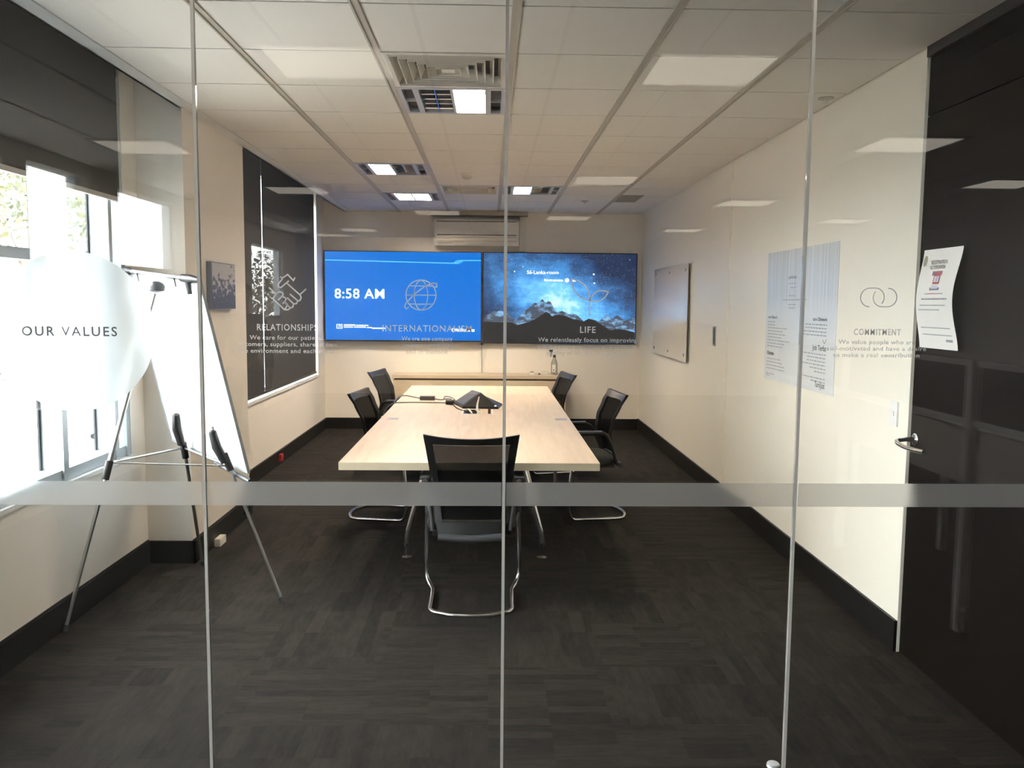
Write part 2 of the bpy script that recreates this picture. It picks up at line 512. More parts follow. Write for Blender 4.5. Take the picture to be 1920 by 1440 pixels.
# window 1 (clear, looks out to the street)
def window_1():
    ya, yb = YG+0.05, 4.78
    w = MB()
    w.box(-2.145, -2.045, ya, yb, 0.69, 0.745).box(-2.145, -2.045, ya, yb, 2.70, 2.76)
    for (a, b) in ((ya, ya+0.05), (3.25, 3.30), (4.035, 4.085), (4.600, 4.640), (4.740, 4.779)):
        w.box(-2.150, -2.035, a, b, 0.69, 2.76)
    w.box(-2.145, -2.050, ya, 4.035, 1.735, 1.785)
    win = struct(w.done('window_1', M_ALU, bevel=0.003))
    gk = MB()
    for y in (3.25, 4.035, 4.600, 4.740): gk.box(-2.147, -2.138, y-0.014, y, 0.745, 2.70)
    for y in (3.30, 4.085, 4.640): gk.box(-2.147, -2.138, y, y+0.014, 0.745, 2.70)
    gk.done('gasket', M_GASKET, win)
    for (a, b) in ((ya+0.05, 3.25), (3.30, 4.035), (4.085, 4.600), (4.640, 4.740)):
        MB().box(-2.143, -2.137, a, b, 0.745, 2.70).done('pane', M_GLASS, win)
    MB().box(-2.21, XL+0.012, YG+0.02, 4.78, SZ1, SZ1+0.022).done('sill', M_SILL, win)
    return win
window_1()

def window_2():
    w = MB()
    w.box(-2.16, -2.10, 6.55, 9.99, 0.71, 0.76).box(-2.16, -2.10, 6.55, 9.99, 2.70, 2.76)
    for a in (6.55, 7.52, 8.70, 9.94): w.box(-2.16, -2.10, a, a+0.05, 0.71, 2.76)
    win = struct(w.done('window_2', M_ALU, bevel=0.003))
    for (a, b) in ((6.60, 7.52), (7.57, 8.70), (8.75, 9.94)):
        MB().box(-2.135, -2.129, a, b, 0.76, 2.70).done('pane', M_GLASS, win)
    MB().box(-2.21, XL+0.014, 6.55, 9.99, SZ2, SZ2+0.022).done('sill', M_SILL, win)
window_2()

# roller blinds
def blind(y0, y1, zb, x, label, rail=True):
    t = thing('roller_blind', label, 'blind', (x, (y0+y1)/2, 2.86), 'roller blinds on the left windows')
    MB().box(x-0.0008, x+0.0008, y0, y1, zb+0.02, 2.86).done('fabric', M_BLIND, t)
    MB().cyl((x, y0, 2.87), (x, y1, 2.87), 0.022, 16).done('roller_tube', M_RAIL, t, smooth=True)
    MB().box(x-0.010, x+0.010, y0, y1, zb, zb+0.024).done('bottom_rail', M_RAIL if rail else M_BLACK, t, bevel=0.003)
blind(YG+0.06, 4.668, 2.083, -2.0, 'charcoal roller blind half raised over the clear window on the left')
blind(6.60, 7.692, 0.725, -2.05, 'charcoal roller blind pulled fully down, narrower one left of the bright slit', False)
blind(7.712, 9.955, 0.725, -2.05, 'charcoal roller blind pulled fully down, wider one right of the bright slit', False)

# ------------------------------------------------------------------ glass partition
PX = [-2.03, -1.735, -0.849, 0.043, 0.928, 1.85]
wf = struct(MB().box(XL, XR, YG-0.012, YG+0.012, 2.635, 2.655).box(XL, XR, YG-0.014, YG+0.014, 0.0, 0.012).done('wall_front', M_SATIN))
for k in range(5):
    a, b = PX[k] + (0.0047 if k else 0.002), PX[k+1] - (0.0047 if k < 4 else 0.002)
    MB().box(a, b, YG-0.006, YG+0.006, 0.012, 2.635).done('glass_panel', M_GLASS, wf)
M_JOINT = P('clear_silicone', (0.40, 0.39, 0.36), 0.12, var=0.02)
for k in range(1, 5):
    MB().box(PX[k]-0.0046, PX[k]+0.0046, YG-0.006, YG+0.006, 0.012, 2.635).done('joint_seal', M_JOINT, wf)

# ---- films and lettering stuck on the office face of the glass
YD = YG - 0.0075
def gl(u, v): return (u, YD, v)
RX, UZ = (1, 0, 0), (0, 0, 1)
bl_ = ['frosted film strip across the glass at hip height, far left piece', 'frosted film strip across the glass, piece below the big disc',
       'frosted film strip across the glass, piece in front of the easel foot and near chair', 'frosted film strip across the glass, piece right of the middle joint',
       'frosted film strip across the glass, piece in front of white wall and dark door']
for k in range(5):
    a, b = PX[k] + 0.007, PX[k+1] - 0.007
    tag(MB().poly([(a, YD, .953), (b, YD, .953), (b, YD, 1.025), (a, YD, 1.025)]).done('frosted_strip', M_BAND), bl_[k], 'glass film', 'frosted safety strip')
dk = thing('frosted_disc', 'large round frosted disc lettered OUR VALUES on the left glass', 'glass film', (-1.213, YD, 1.234))
n = 72
MB().poly([(-1.213 + .233*math.cos(2*math.pi*i/n), YD, 1.467 + .233*math.sin(2*math.pi*i/n)) for i in range(n)]).done('film', M_DISC, dk)
mb = MB(); text_bm(mb, 'OUR VALUES', (-1.225, YD-0.0006, 1.455), RX, UZ, height=.027, width=.274, spacing=1.25, bold=.012); mb.done('lettering', M_INK, dk)

def sign(name, label, cx, zb, head, hw, lines, icon):
    t = thing(name, label, 'glass lettering', (cx, YD, zb), 'company values lettered on the glass')
    mb = MB(); icon(mb); mb.done('icon', M_VINYL, t)
    mb = MB(); text_bm(mb, head, (cx, YD, 1.4755), RX, UZ, height=.0185, width=hw, spacing=1.15, bold=.012); mb.done('heading', M_VINYL, t)
    mb = MB()
    for i, (s, w) in enumerate(lines):
        text_bm(mb, s, (cx, YD, 1.4485 - .0195*i), RX, UZ, height=.0125, width=w, spacing=1.06, bold=.008)
    mb.done('paragraph', M_VINYL, t)
    return t
SW = .0042
def handshake(mb):
    S = [[(-.613,1.632),(-.608,1.627),(-.591,1.638),(-.575,1.621),(-.570,1.630)],
         [(-.606,1.626),(-.618,1.612),(-.619,1.604),(-.614,1.600),(-.609,1.602),(-.588,1.620)],
         [(-.593,1.612),(-.556,1.579),(-.553,1.571),(-.557,1.563),(-.563,1.562),(-.586,1.582)],
         [(-.556,1.581),(-.538,1.597)],
         [(-.563,1.562),(-.567,1.554),(-.575,1.553),(-.594,1.571)],
         [(-.575,1.553),(-.578,1.544),(-.585,1.541),(-.602,1.558)],
         [(-.585,1.541),(-.592,1.536),(-.602,1.536),(-.633,1.565),(-.634,1.569),(-.626,1.582),(-.646,1.600)],
         [(-.626,1.582),(-.616,1.588),(-.608,1.586),(-.605,1.580),(-.620,1.563)],
         [(-.613,1.571),(-.606,1.574),(-.599,1.570),(-.597,1.566),(-.607,1.553)],
         [(-.604,1.559),(-.598,1.557),(-.593,1.551),(-.600,1.538)]]
    for s in S: mb.ribbon(s, SW, gl)
sign('handshake_sign', 'white RELATIONSHIPS lettering with clasped-hands icon in front of the dark blind', -.595, 1.42, 'RELATIONSHIPS', .176,
     [('We care for our patients,', .220), ('customers, suppliers, shareholders,', .300), ('the environment and each other.', .286)], handshake)
def ell(cx, cz, a, b, n=40, t0=0, t1=2*math.pi):
    return [(cx + a*math.cos(t0+(t1-t0)*i/n), cz + b*math.sin(t0+(t1-t0)*i/n)) for i in range(n + (0 if abs(t1-t0-2*math.pi) < 1e-6 else 1))]
def globe(mb):
    cx, cz, R = -.204, 1.582, .044
    mb.ribbon(ell(cx, cz, R, R), SW*.8, gl, True)
    mb.ribbon(ell(cx, cz, R*.45, R*.97), SW*.7, gl, True)
    for h in (-.6, 0, .6):
        w = R*math.sqrt(1-h*h)
        mb.ribbon([(cx-w, cz+h*R), (cx+w, cz+h*R)], SW*.7, gl)
    mb.ribbon([(cx-.036,cz-.036),(cx-.044,cz-.040),(cx-.048,cz-.034),(cx-.044,cz-.024),(cx-.02,cz+.002),(cx+.012,cz+.026),(cx+.034,cz+.036),(cx+.046,cz+.034),(cx+.046,cz+.024),(cx+.040,cz+.024)], SW*.8, gl)
sign('globe_sign', 'white INTERNATIONALISM lettering with globe icon in front of the blue screen', -.186, 1.42, 'INTERNATIONALISM', .262,
     [('We are one company', .150), ('people in thinking', .142), ('and in outlook', .124)], globe)
def plant(mb):
    base = (.292, 1.572)
    def leaf(tip, wid):
        b, t = Vector(base), Vector(tip); d = t - b; nrm = Vector((-d.y, d.x)).normalized()
        L = [b + d*s + nrm*wid*math.sin(math.pi*s)**.8 for s in [i/14 for i in range(15)]]
        Rr = [b + d*s - nrm*wid*math.sin(math.pi*s)**.8 for s in [i/14 for i in range(14, -1, -1)]]
        return [tuple(p) for p in L + Rr[1:-1]]
    mb.ribbon(leaf((.238, 1.632), .017), SW, gl, True)
    mb.ribbon(leaf((.346, 1.596), .014), SW, gl, True)
    mb.ribbon([base, (.292, 1.526)], SW, gl)
sign('plant_sign', 'white LIFE lettering with sprouting plant icon in front of the mountain screen', .288, 1.42, 'LIFE', .046,
     [('We relentlessly focus on improving', .294), ('patients lives and strive to provide a', .300), ('quality of life for our patients', .240)], plant)
def rings(mb):
    def stad(cx, cz, a, r, t0, t1):
        pts = []
        for i in range(61):
            t = t0 + (t1-t0)*i/60
            x = r*math.cos(t); z = r*math.sin(t)
            pts.append((cx + x + (a if x > 0 else -a), cz + z))
        return pts
    mb.ribbon(stad(1.134, 1.587, .008, .0275, math.radians(-40), math.radians(270)), SW*.75, gl)
    mb.ribbon(stad(1.172, 1.587, .008, .0275, math.radians(140), math.radians(450)), SW*.75, gl)
sign('linked_rings_sign', 'grey COMMITMENT lettering with two linked rings in front of the white wall', 1.154, 1.42, 'COMMITMENT', .142,
     [('We value people who are', .232), ('self-motivated and have a desire', .300), ('to make a real contribution', .262)], rings)
tri = thing('warning_sticker', 'small triangular outline sticker at the left edge of the glass', 'sticker', (-1.45, YD, 1.31))
mb = MB(); mb.ribbon([(-1.473,1.322),(-1.417,1.322),(-1.445,1.368)], .003, gl, True); mb.done('outline', M_INK, tri)
mb = MB(); mb.ribbon([(-1.464,1.327),(-1.426,1.327),(-1.445,1.358)], .002, gl, True); mb.poly([gl(*p) for p in ell(-1.444,1.336,.006,.006,16)]); mb.done('inner_mark', M_INK, tri)

# ================================================================== CEILING FITTINGS
M_LIT = EM('lit_diffuser', (1.0, 0.83, 0.64), LAMP)
M_MIRROR = P('louvre_mirror', (0.62, 0.64, 0.66), 0.12, 1.0, var=0.03)
M_FITGREY = P('fitting_grey_enamel', (0.50, 0.51, 0.53), 0.4, var=0.03)
M_SLOT = P('air_slot', (0.05, 0.05, 0.055), 0.6)

def light_fitting(col, row, label, lit):
    """600 x 600 louvre fitting; lit = set of halves that glow ('L','R')"""
    x0 = GX0 + .6*col + .012; x1 = x0 + .576; y0 = GY0 + .6*row + .004; y1 = y0 + .592
    t = thing('ceiling_light', label, 'ceiling light', ((x0+x1)/2, (y0+y1)/2, CE), 'louvred fittings in the meeting room ceiling')
    z0, z1 = CE - .004, CE + .012
    f = MB()
    f.box(x0, x1, y0, y0+.035, z0, z1).box(x0, x1, y1-.035, y1, z0, z1).box(x0, x0+.03, y0+.035, y1-.035, z0, z1).box(x1-.03, x1, y0+.035, y1-.035, z0, z1)
    f.box(x0+.085, x0+.115, y0+.035, y1-.035, z0, z1).box(x1-.115, x1-.085, y0+.035, y1-.035, z0, z1)
    xm = (x0+x1)/2
    f.box(xm-.008, xm+.008, y0+.035, y1-.035, z0, z1)
    f.box(x0, x1, y0, y1, CE+.10, CE+.105).box(x0, x0+.004, y0, y1, z1, CE+.10).box(x1-.004, x1, y0, y1, z1, CE+.10).box(x0, x1, y0, y0+.004, z1, CE+.10).box(x0, x1, y1-.004, y1, z1, CE+.10)
    f.done('frame', M_FITGREY, t)
    f = MB()
    for xx in (x0+.100, xm, x1-.100): f.box(xx-.003, xx+.003, y0+.004, y1-.004, z1, CE+.10)
    f.done('inner_wall', M_FITGREY, t)
    for (a, b) in ((x0+.03, x0+.085), (x1-.085, x1-.03)):
        s = MB().box(a, b, y0+.035, y1-.035, CE+.03, CE+.034).done('air_slot', M_SLOT, t)
        MB().box(a, b, (y0+y1)/2-.006, (y0+y1)/2+.006, z0+.001, z1).done('slot_bar', M_FITGREY, s)
    for k, (a, b) in (('L', (x0+.115, xm-.008)), ('R', (xm+.008, x1-.115))):
        if k in lit:
            d = MB().box(a, b, y0+.035, y1-.035, CE+.045, CE+.05).done('diffuser', M_LIT, t)
        else:
            m = MB()
            for q in range(2):      # two parabolic troughs
                ya = y0+.035 + q*(y1-y0-.07)/2; yb = ya + (y1-y0-.07)/2
                pr = [(ya + (yb-ya)*i/8, CE + .012 + .05*math.sin(math.pi*i/8)) for i in range(9)]
                for (p, r_) in zip(pr, pr[1:]):
                    m.poly([(a, p[0], p[1]), (b, p[0], p[1]), (b, r_[0], r_[1]), (a, r_[0], r_[1])])
            d = m.done('reflector', M_MIRROR, t, smooth=True)
        lv = MB(); xc = (a+b)/2
        lv.box(xc-.002, xc+.002, y0+.035, y1-.035, z0+.004, CE+.022)
        for q in range(1, 5):
            yy = y0+.035 + (y1-y0-.07)*q/5; lv.box(a, b, yy-.0015, yy+.0015, z0+.004, CE+.02)
        lv.done('louvre', M_MIRROR, d)
    return t
light_fitting(1, 2, 'louvred ceiling light behind the square air diffuser, right half lit', {'R'})
light_fitting(0, 6, 'louvred ceiling light left of the smoke detector, left half lit', {'L'})
light_fitting(0, 9, 'louvred ceiling light near the back wall on the left, both halves lit', {'L', 'R'})
light_fitting(2, 8, 'louvred ceiling light right of the middle joint near the back wall, left half lit', {'L'})

def diffuser(col, row, label):
    x0 = GX0 + .6*col + .012; x1 = x0 + .576; y0 = GY0 + .6*row + .004; y1 = y0 + .592
    cx, cyy = (x0+x1)/2, (y0+y1)/2
    t = thing('air_diffuser', label, 'air vent', (cx, cyy, CE), 'square louvred ceiling diffusers')
    f = MB(); f.box(x0, x1, y0, y0+.03, CE-.004, CE+.01).box(x0, x1, y1-.03, y1, CE-.004, CE+.01).box(x0, x0+.03, y0+.03, y1-.03, CE-.004, CE+.01).box(x1-.03, x1, y0+.03, y1-.03, CE-.004, CE+.01)
    f.done('frame', M_AC, t)
    MB().box(x0+.02, x1-.02, y0+.02, y1-.02, CE+.085, CE+.09).done('plenum', M_GAP, t)
    for k in range(6):      # nested sloping square cones, each with a small lip
        h0 = .258 - .040*k; h1 = h0 - .020; za, zb = CE - .001, CE + .040
        q = MB()
        A = [(-h0,-h0),(h0,-h0),(h0,h0),(-h0,h0)]; B = [(-h1,-h1),(h1,-h1),(h1,h1),(-h1,h1)]
        for i in range(4):
            j = (i+1) % 4
            q.prism([(cx+A[i][0], cyy+A[i][1], za), (cx+A[j][0], cyy+A[j][1], za), (cx+B[j][0], cyy+B[j][1], zb), (cx+B[i][0], cyy+B[i][1], zb)], (0, 0, .002))
            q.prism([(cx+A[i][0], cyy+A[i][1], za), (cx+A[j][0], cyy+A[j][1], za), (cx+A[j][0]*.985, cyy+A[j][1]*.985, za), (cx+A[i][0]*.985, cyy+A[i][1]*.985, za)], (0, 0, -.007))
        q.done('cone', M_AC, t)
    MB().box(cx-.03, cx+.03, cyy-.03, cyy+.03, CE+.0, CE+.004).done('centre_plate', M_AC, t)
diffuser(1, 1, 'large square louvred air diffuser, nearest fitting in the ceiling')
diffuser(1, 8, 'square louvred air diffuser near the back wall beside the lit fittings')
gv = thing('return_air_grille', 'small grey ceiling grille near the back right corner', 'air vent', (1.42, 8.88, CE))
f = MB(); f.box(1.30, 1.54, 8.60, 9.16, CE-.005, CE-.0005); f.done('grille_plate', M_GREY, gv)
f = MB()
for k in range(14): f.box(1.315, 1.525, 8.62+.038*k, 8.632+.038*k, CE-.009, CE-.005)
f.done('slats', M_GREY, gv)
sd = thing('smoke_detector', 'round beige smoke detector on the ceiling tile', 'smoke detector', (-.21, 7.33, CE))
MB().lathe([(.055,0),(.055,-.012),(.05,-.018)], (-.21,7.33,CE), 28).done('base', M_AC, sd, smooth=True)
MB().lathe([(.044,-.018),(.042,-.034),(.026,-.046),(.012,-.048)], (-.21,7.33,CE), 28).done('sensor_head', M_GRID, sd, smooth=True)
for (x, y, lb) in ((1.00, 9.13, 'small round sprinkler rose near the grey ceiling grille'), (1.765, 4.54, 'small round sprinkler rose close to the right wall, near the glass')):
    s = thing('sprinkler', lb, 'sprinkler', (x, y, CE), 'ceiling sprinklers')
    MB().lathe([(.042,0),(.040,-.006),(.02,-.010)], (x,y,CE), 24).done('escutcheon', M_GRID, s, smooth=True)
    MB().lathe([(.008,-.010),(.008,-.026),(.018,-.028),(.018,-.030)], (x,y,CE), 16).done('nozzle', M_AC, s, smooth=True)

# ================================================================== AIR CONDITIONER
ac = thing('air_conditioner', 'cream wall air conditioner above the two screens', 'air conditioner', (-.14, YB, 2.2))
X0, X1, Z0, Z1, YA = -.675, .335, 2.245, 2.56, YB - .21
b = MB()
b.prism([(X0, YB, Z0+.03), (X0, YA+.05, Z0), (X0, YA, Z0+.06), (X0, YA, Z1-.03), (X0, YA+.03, Z1), (X0, YB, Z1)], (X1-X0, 0, 0))
b.done('casing', M_AC, ac, bevel=.006)
MB().box(X0+.03, X1-.03, YA-.006, YA, Z0+.135, Z1-.045).done('front_panel', M_AC, ac, bevel=.003)
MB().box(X0+.03, X1-.03, YA-.004, YA+.01, Z0+.118, Z0+.128).box(X0+.03, X1-.03, YA-.003, YA+.01, Z1-.038, Z1-.030).done('panel_gap', M_SLOT, ac)
MB().box(X0+.05, X1-.05, YA+.004, YA+.02, Z0+.035, Z0+.040).prism([(X0+.04, YA-.004, Z0+.10),(X0+.04, YA+.002, Z0+.10),(X0+.04, YA+.034, Z0+.018),(X0+.04, YA+.028, Z0+.016)], (X1-X0-.08, 0, 0)).done('louvre_flap', M_AC, ac)
dc = thing('pipe_cover', 'cream vertical pipe cover beside the air conditioner', 'pipe cover', (.385, YB, 2.19))
MB().box(.345, .425, YB-.08, YB-.002, 2.19, 2.60).done('duct', M_AC, dc, bevel=.006)
MB().box(-.72, .44, YB-.16, YB-.002, 2.605, CE-.002).done('painted_shade_strip', P('painted_shade', (.42,.39,.34), .5), dc)  # darker strip painted in for the shade between unit and ceiling

# ================================================================== SCREENS
M_BLUE = EM('screen_blue', (0.0, 0.17, 0.66), SCREEN)
M_CYAN = EM('screen_cyan', (0.12, 0.62, 1.0), SCREEN)
M_SWHITE = EM('screen_white', (0.95, 0.96, 1.0), SCREEN*1.3)
def make_night():
    m = bpy.data.materials.new('screen_night_sky'); nt, N, K = nodes_of(m); N.clear()
    o = N.new('ShaderNodeOutputMaterial'); e = N.new('ShaderNodeEmission'); K.new(e.outputs[0], o.inputs[0])
    tc = N.new('ShaderNodeTexCoord'); sp = N.new('ShaderNodeSeparateXYZ'); K.new(tc.outputs['Generated'], sp.inputs[0])
    # vertical colour run, brighter towards the milky way
    ce_ = N.new('ShaderNodeVectorMath'); ce_.operation = 'SUBTRACT'; ce_.inputs[1].default_value = (.52, 0, .43); K.new(tc.outputs['Generated'], ce_.inputs[0])
    fl_ = N.new('ShaderNodeVectorMath'); fl_.operation = 'MULTIPLY'; fl_.inputs[1].default_value = (1, 0, .6); K.new(ce_.outputs[0], fl_.inputs[0])
    mp2 = N.new('ShaderNodeMapping'); mp2.vector_type = 'TEXTURE'; mp2.inputs['Rotation'].default_value = (0, math.radians(28), 0); mp2.inputs['Scale'].default_value = (.75, 1, .36); K.new(fl_.outputs[0], mp2.inputs[0])
    no = N.new('ShaderNodeTexNoise'); no.inputs['Scale'].default_value = 7; no.inputs['Detail'].default_value = 8; no.inputs['Roughness'].default_value = .7
    K.new(tc.outputs['Generated'], no.inputs['Vector'])
    ln = N.new('ShaderNodeVectorMath'); ln.operation = 'LENGTH'; K.new(mp2.outputs[0], ln.inputs[0])
    ad = N.new('ShaderNodeMath'); ad.operation = 'MULTIPLY_ADD'; K.new(no.outputs['Fac'], ad.inputs[0]); ad.inputs[1].default_value = 1.1; K.new(ln.outputs['Value'], ad.inputs[2])
    su = N.new('ShaderNodeMath'); su.operation = 'SUBTRACT'; K.new(ad.outputs[0], su.inputs[0]); su.inputs[1].default_value = .55
    rp = N.new('ShaderNodeValToRGB'); cr = rp.color_ramp
    cr.elements[0].position = 0.02; cr.elements[0].color = (.55, .80, 1.0, 1)
    cr.elements[1].position = 1.0; cr.elements[1].color = (.012, .022, .060, 1)
    for p, c in ((.20, (.16, .50, .92, 1)), (.44, (.060, .25, .60, 1)), (.72, (.028, .085, .22, 1))):
        q = cr.elements.new(p); q.color = c
    K.new(su.outputs[0], rp.inputs[0])
    vo = N.new('ShaderNodeTexVoronoi'); vo.inputs['Scale'].default_value = 75
    K.new(tc.outputs['Generated'], vo.inputs['Vector'])
    lt = N.new('ShaderNodeMath'); lt.operation = 'LESS_THAN'; lt.inputs[1].default_value = .16; K.new(vo.outputs['Distance'], lt.inputs[0])
    ms = N.new('ShaderNodeMath'); ms.operation = 'MULTIPLY'; ms.inputs[1].default_value = .45; K.new(lt.outputs[0], ms.inputs[0])
    mx = N.new('ShaderNodeMix'); mx.data_type = 'RGBA'; K.new(ms.outputs[0], mx.inputs[0]); K.new(rp.outputs[0], mx.inputs[6]); mx.inputs[7].default_value = (.75, .88, 1, 1)
    K.new(mx.outputs[2], e.inputs[0]); e.inputs[1].default_value = SCREEN*1.3
    return m
def make_rock():
    m = bpy.data.materials.new('screen_mountain'); nt, N, K = nodes_of(m); N.clear()
    o = N.new('ShaderNodeOutputMaterial'); e = N.new('ShaderNodeEmission'); K.new(e.outputs[0], o.inputs[0])
    tc = N.new('ShaderNodeTexCoord'); mp = N.new('ShaderNodeMapping'); mp.inputs['Rotation'].default_value = (0, math.radians(-38), 0); mp.inputs['Scale'].default_value = (14, 1, 30)
    K.new(tc.outputs['Object'], mp.inputs[0])
    n = N.new('ShaderNodeTexNoise'); n.inputs['Scale'].default_value = .55; n.inputs['Detail'].default_value = 7; n.inputs['Roughness'].default_value = .75; K.new(mp.outputs[0], n.inputs['Vector'])
    r = N.new('ShaderNodeValToRGB'); r.color_ramp.elements[0].position = .47; r.color_ramp.elements[0].color = (.075, .085, .12, 1)
    r.color_ramp.elements[1].position = .60; r.color_ramp.elements[1].color = (.24, .48, .78, 1)
    K.new(n.outputs['Fac'], r.inputs[0]); K.new(r.outputs[0], e.inputs[0]); e.inputs[1].default_value = SCREEN
    return m
def tv(x0, x1, z0, z1, y, label, mat):
    t = thing('wall_screen', label, 'screen', ((x0+x1)/2, y, z0), 'large wall screens')
    MB().box(x0, x1, y, y+.045, z0, z1).done('casing', M_BLACK, t, bevel=.003)
    MB().box(x0+.25, x1-.25, y+.045, YB-.001, z0+.25, z1-.25).done('wall_mount', M_BLACK, t)
    s = MB().box(x0+.011, x1-.011, y-.0015, y, z0+.016, z1-.011).done('display', mat, t)
    return t, s
A0, A1, B0, B1, YT = -2.008, -.108, 1.088, 2.176, YB - .10
t1, s1 = tv(A0, A1, B0, B1, YT, 'large wall screen showing a blue page with the time 8:58 AM', M_BLUE)
def f1(u, v): return (A0 + u*(A1-A0), YT-.0022, B0 + v*(B1-B0))
m = MB(); m.ribbon([(0.007,.895),(.35,.885),(.82,.872),(.845,.880),(.865,.903),(.995,.905)], .010*1.0, f1)
m.bm.transform(Matrix.Identity(4)); m.done('header_line', M_CYAN, s1)
m = MB(); m.ribbon([(.80,.872),(.85,.868),(.875,.890),(.865,.905),(.84,.898),(.825,.88)], .006, f1); m.done('header_loop', M_CYAN, s1)
m = MB(); text_bm(m, '8:58 AM', f1(.223,.476), RX, UZ, height=.115, width=.600, bold=.016, spacing=1.06); m.done('clock_text', M_SWHITE, s1)
m = MB()
for (a, b, c, d) in ((.075,.113,.182,.188),(.075,.113,.138,.144),(.075,.080,.138,.188),(.108,.113,.138,.188),(.088,.092,.150,.176),(.092,.101,.172,.178),(.098,.102,.150,.176)):
    m.poly([f1(a,c), f1(b,c), f1(b,d), f1(a,d)])
m.done('badge_icon', M_SWHITE, s1)
m = MB()
for (a, b, c, d) in ((.122,.195,.172,.186),(.200,.278,.170,.182),(.122,.180,.150,.163),(.186,.262,.150,.163),(.268,.300,.147,.158),(.300,.388,.138,.152)):
    m.poly([f1(a,c), f1(b,c), f1(b,d), f1(a,d)])
m.done('caption_line', M_SWHITE, s1)
m = MB(); m.ribbon([(p[0], p[1]) for p in [(.822+.010*math.cos(i*.3142), .132+.020*math.sin(i*.3142)) for i in range(20)]], .006, f1, True)
for (a, b, c, d) in ((.838,.845,.114,.15),(.848,.862,.114,.142),(.866,.872,.114,.152),(.876,.895,.114,.142),(.899,.915,.114,.15),(.919,.926,.114,.152),(.930,.955,.114,.142)):
    m.poly([f1(a,c), f1(b,c), f1(b,d), f1(a,d)])
m.done('caption_mark', M_SWHITE, s1)
C0, C1, D0, D1, YU = -.098, 1.786, 1.070, 2.178, YB - .065
t2, s2 = tv(C0, C1, D0, D1, YU, 'large wall screen showing a starry night sky over snowy mountains', make_night())
def f2(u, v, k=1): return (C0 + u*(C1-C0), YU-.002-.0006*k, D0 + v*(D1-D0))
def cr2(x, y): return ((x-133)/1547, 1-(y-501)/912)
M_ROCK = make_rock(); M_HILL = EM('screen_hill', (.025, .024, .023), SCREEN)
def sil(pts, k, mat, name):
    p2 = [cr2(*p) for p in pts]; p2 = [(min(max(u, .006), .992), max(v, .016)) for u, v in p2]
    m = MB()
    for (a, b) in zip(p2, p2[1:]): m.poly([f2(a[0], .016, k), f2(b[0], .016, k), f2(b[0], b[1], k), f2(a[0], a[1], k)])
    m.done(name, mat, s2)
sil([(133,1165),(160,1150),(200,1110),(230,1092),(280,1090),(315,1084),(350,1096),(385,1110),(440,1160),(470,1182),(520,1120),(560,1080),(600,1050),(640,1010),(665,1000),(690,1002),(712,980),(735,962),(752,990),(768,1000),(790,985),(815,990),(835,1030),(860,1068),(885,1095),(930,1080),(965,1095),(1010,1112),(1045,1105),(1090,1128),(1150,1182),(1205,1152),(1250,1165),(1300,1182),(1340,1150),(1385,1112),(1410,1130),(1440,1160),(1465,1130),(1490,1118),(1530,1150),(1570,1172),(1610,1160),(1680,1140)], 1, M_ROCK, 'mountain_range')
sil([(133,1190),(260,1200),(360,1196),(440,1205),(480,1225),(500,1222),(600,1195),(690,1150),(770,1090),(800,1105),(830,1135),(900,1120),(960,1130),(1040,1160),(1150,1185),(1200,1156),(1260,1175),(1340,1220),(1420,1270),(1480,1258),(1560,1265),(1680,1290)], 2, M_HILL, 'dark_hills')
m = MB(); text_bm(m, 'S6-Lanka-room', f2(.388,.766), RX, UZ, height=.043, width=.385, bold=.012); m.done('title_text', M_SWHITE, s2)
m = MB()
for (a, b, c, d) in ((.398,.405,.688,.715),(.405,.425,.688,.708),(.429,.452,.688,.708),(.456,.478,.688,.706),(.482,.52,.688,.706)): m.poly([f2(a,c), f2(b,c), f2(b,d), f2(a,d)])
m.done('status_line', M_SWHITE, s2); m = MB(); m.poly([f2(.545+.014*math.cos(i*.3142), .700+.024*math.sin(i*.3142)) for i in range(20)]); m.done('status_dot', M_SWHITE, s2); m = MB(); m.poly([f2(.578,.688), f2(.602,.688), f2(.602,.712), f2(.578,.712)])
m.done('status_flag', M_SWHITE, s2)
for (u, v, r_) in ((.205,.790,.0045),(.718,.768,.006),(.722,.672,.005),(.26,.845,.003),(.95,.93,.003)): MB().poly([f2(u + r_*math.cos(i*.524), v + r_*1.7*math.sin(i*.524)) for i in range(12)]).done('bright_star', M_SWHITE, s2)
# cable running from the screens down to the credenza
cb = thing('screen_cable', 'black cable hanging from the screens to the credenza', 'cable', (-.10, YB-.03, .705))
MB().box(-.118, -.088, YT+.01, YT+.04, 1.052, 1.087).done('plug', M_BLACK, cb, bevel=.003)
MB().tube([(-.103, YT+.025, 1.06), (-.103, YT+.045, .95), (-.100, YB-.04, .80), (-.100, YB-.035, .707)], .0035, 8).done('cord', P('grey_cord', (.25,.21,.17), .6), cb, smooth=True)
wc = thing('cable_cover', 'pale vertical cable duct on the back wall under the screens', 'cable duct', (-.125, YB, .705))
MB().box(-.150, -.112, YB-.016, YB, .703, 1.06).done('duct', M_WHITE, wc, bevel=.002)

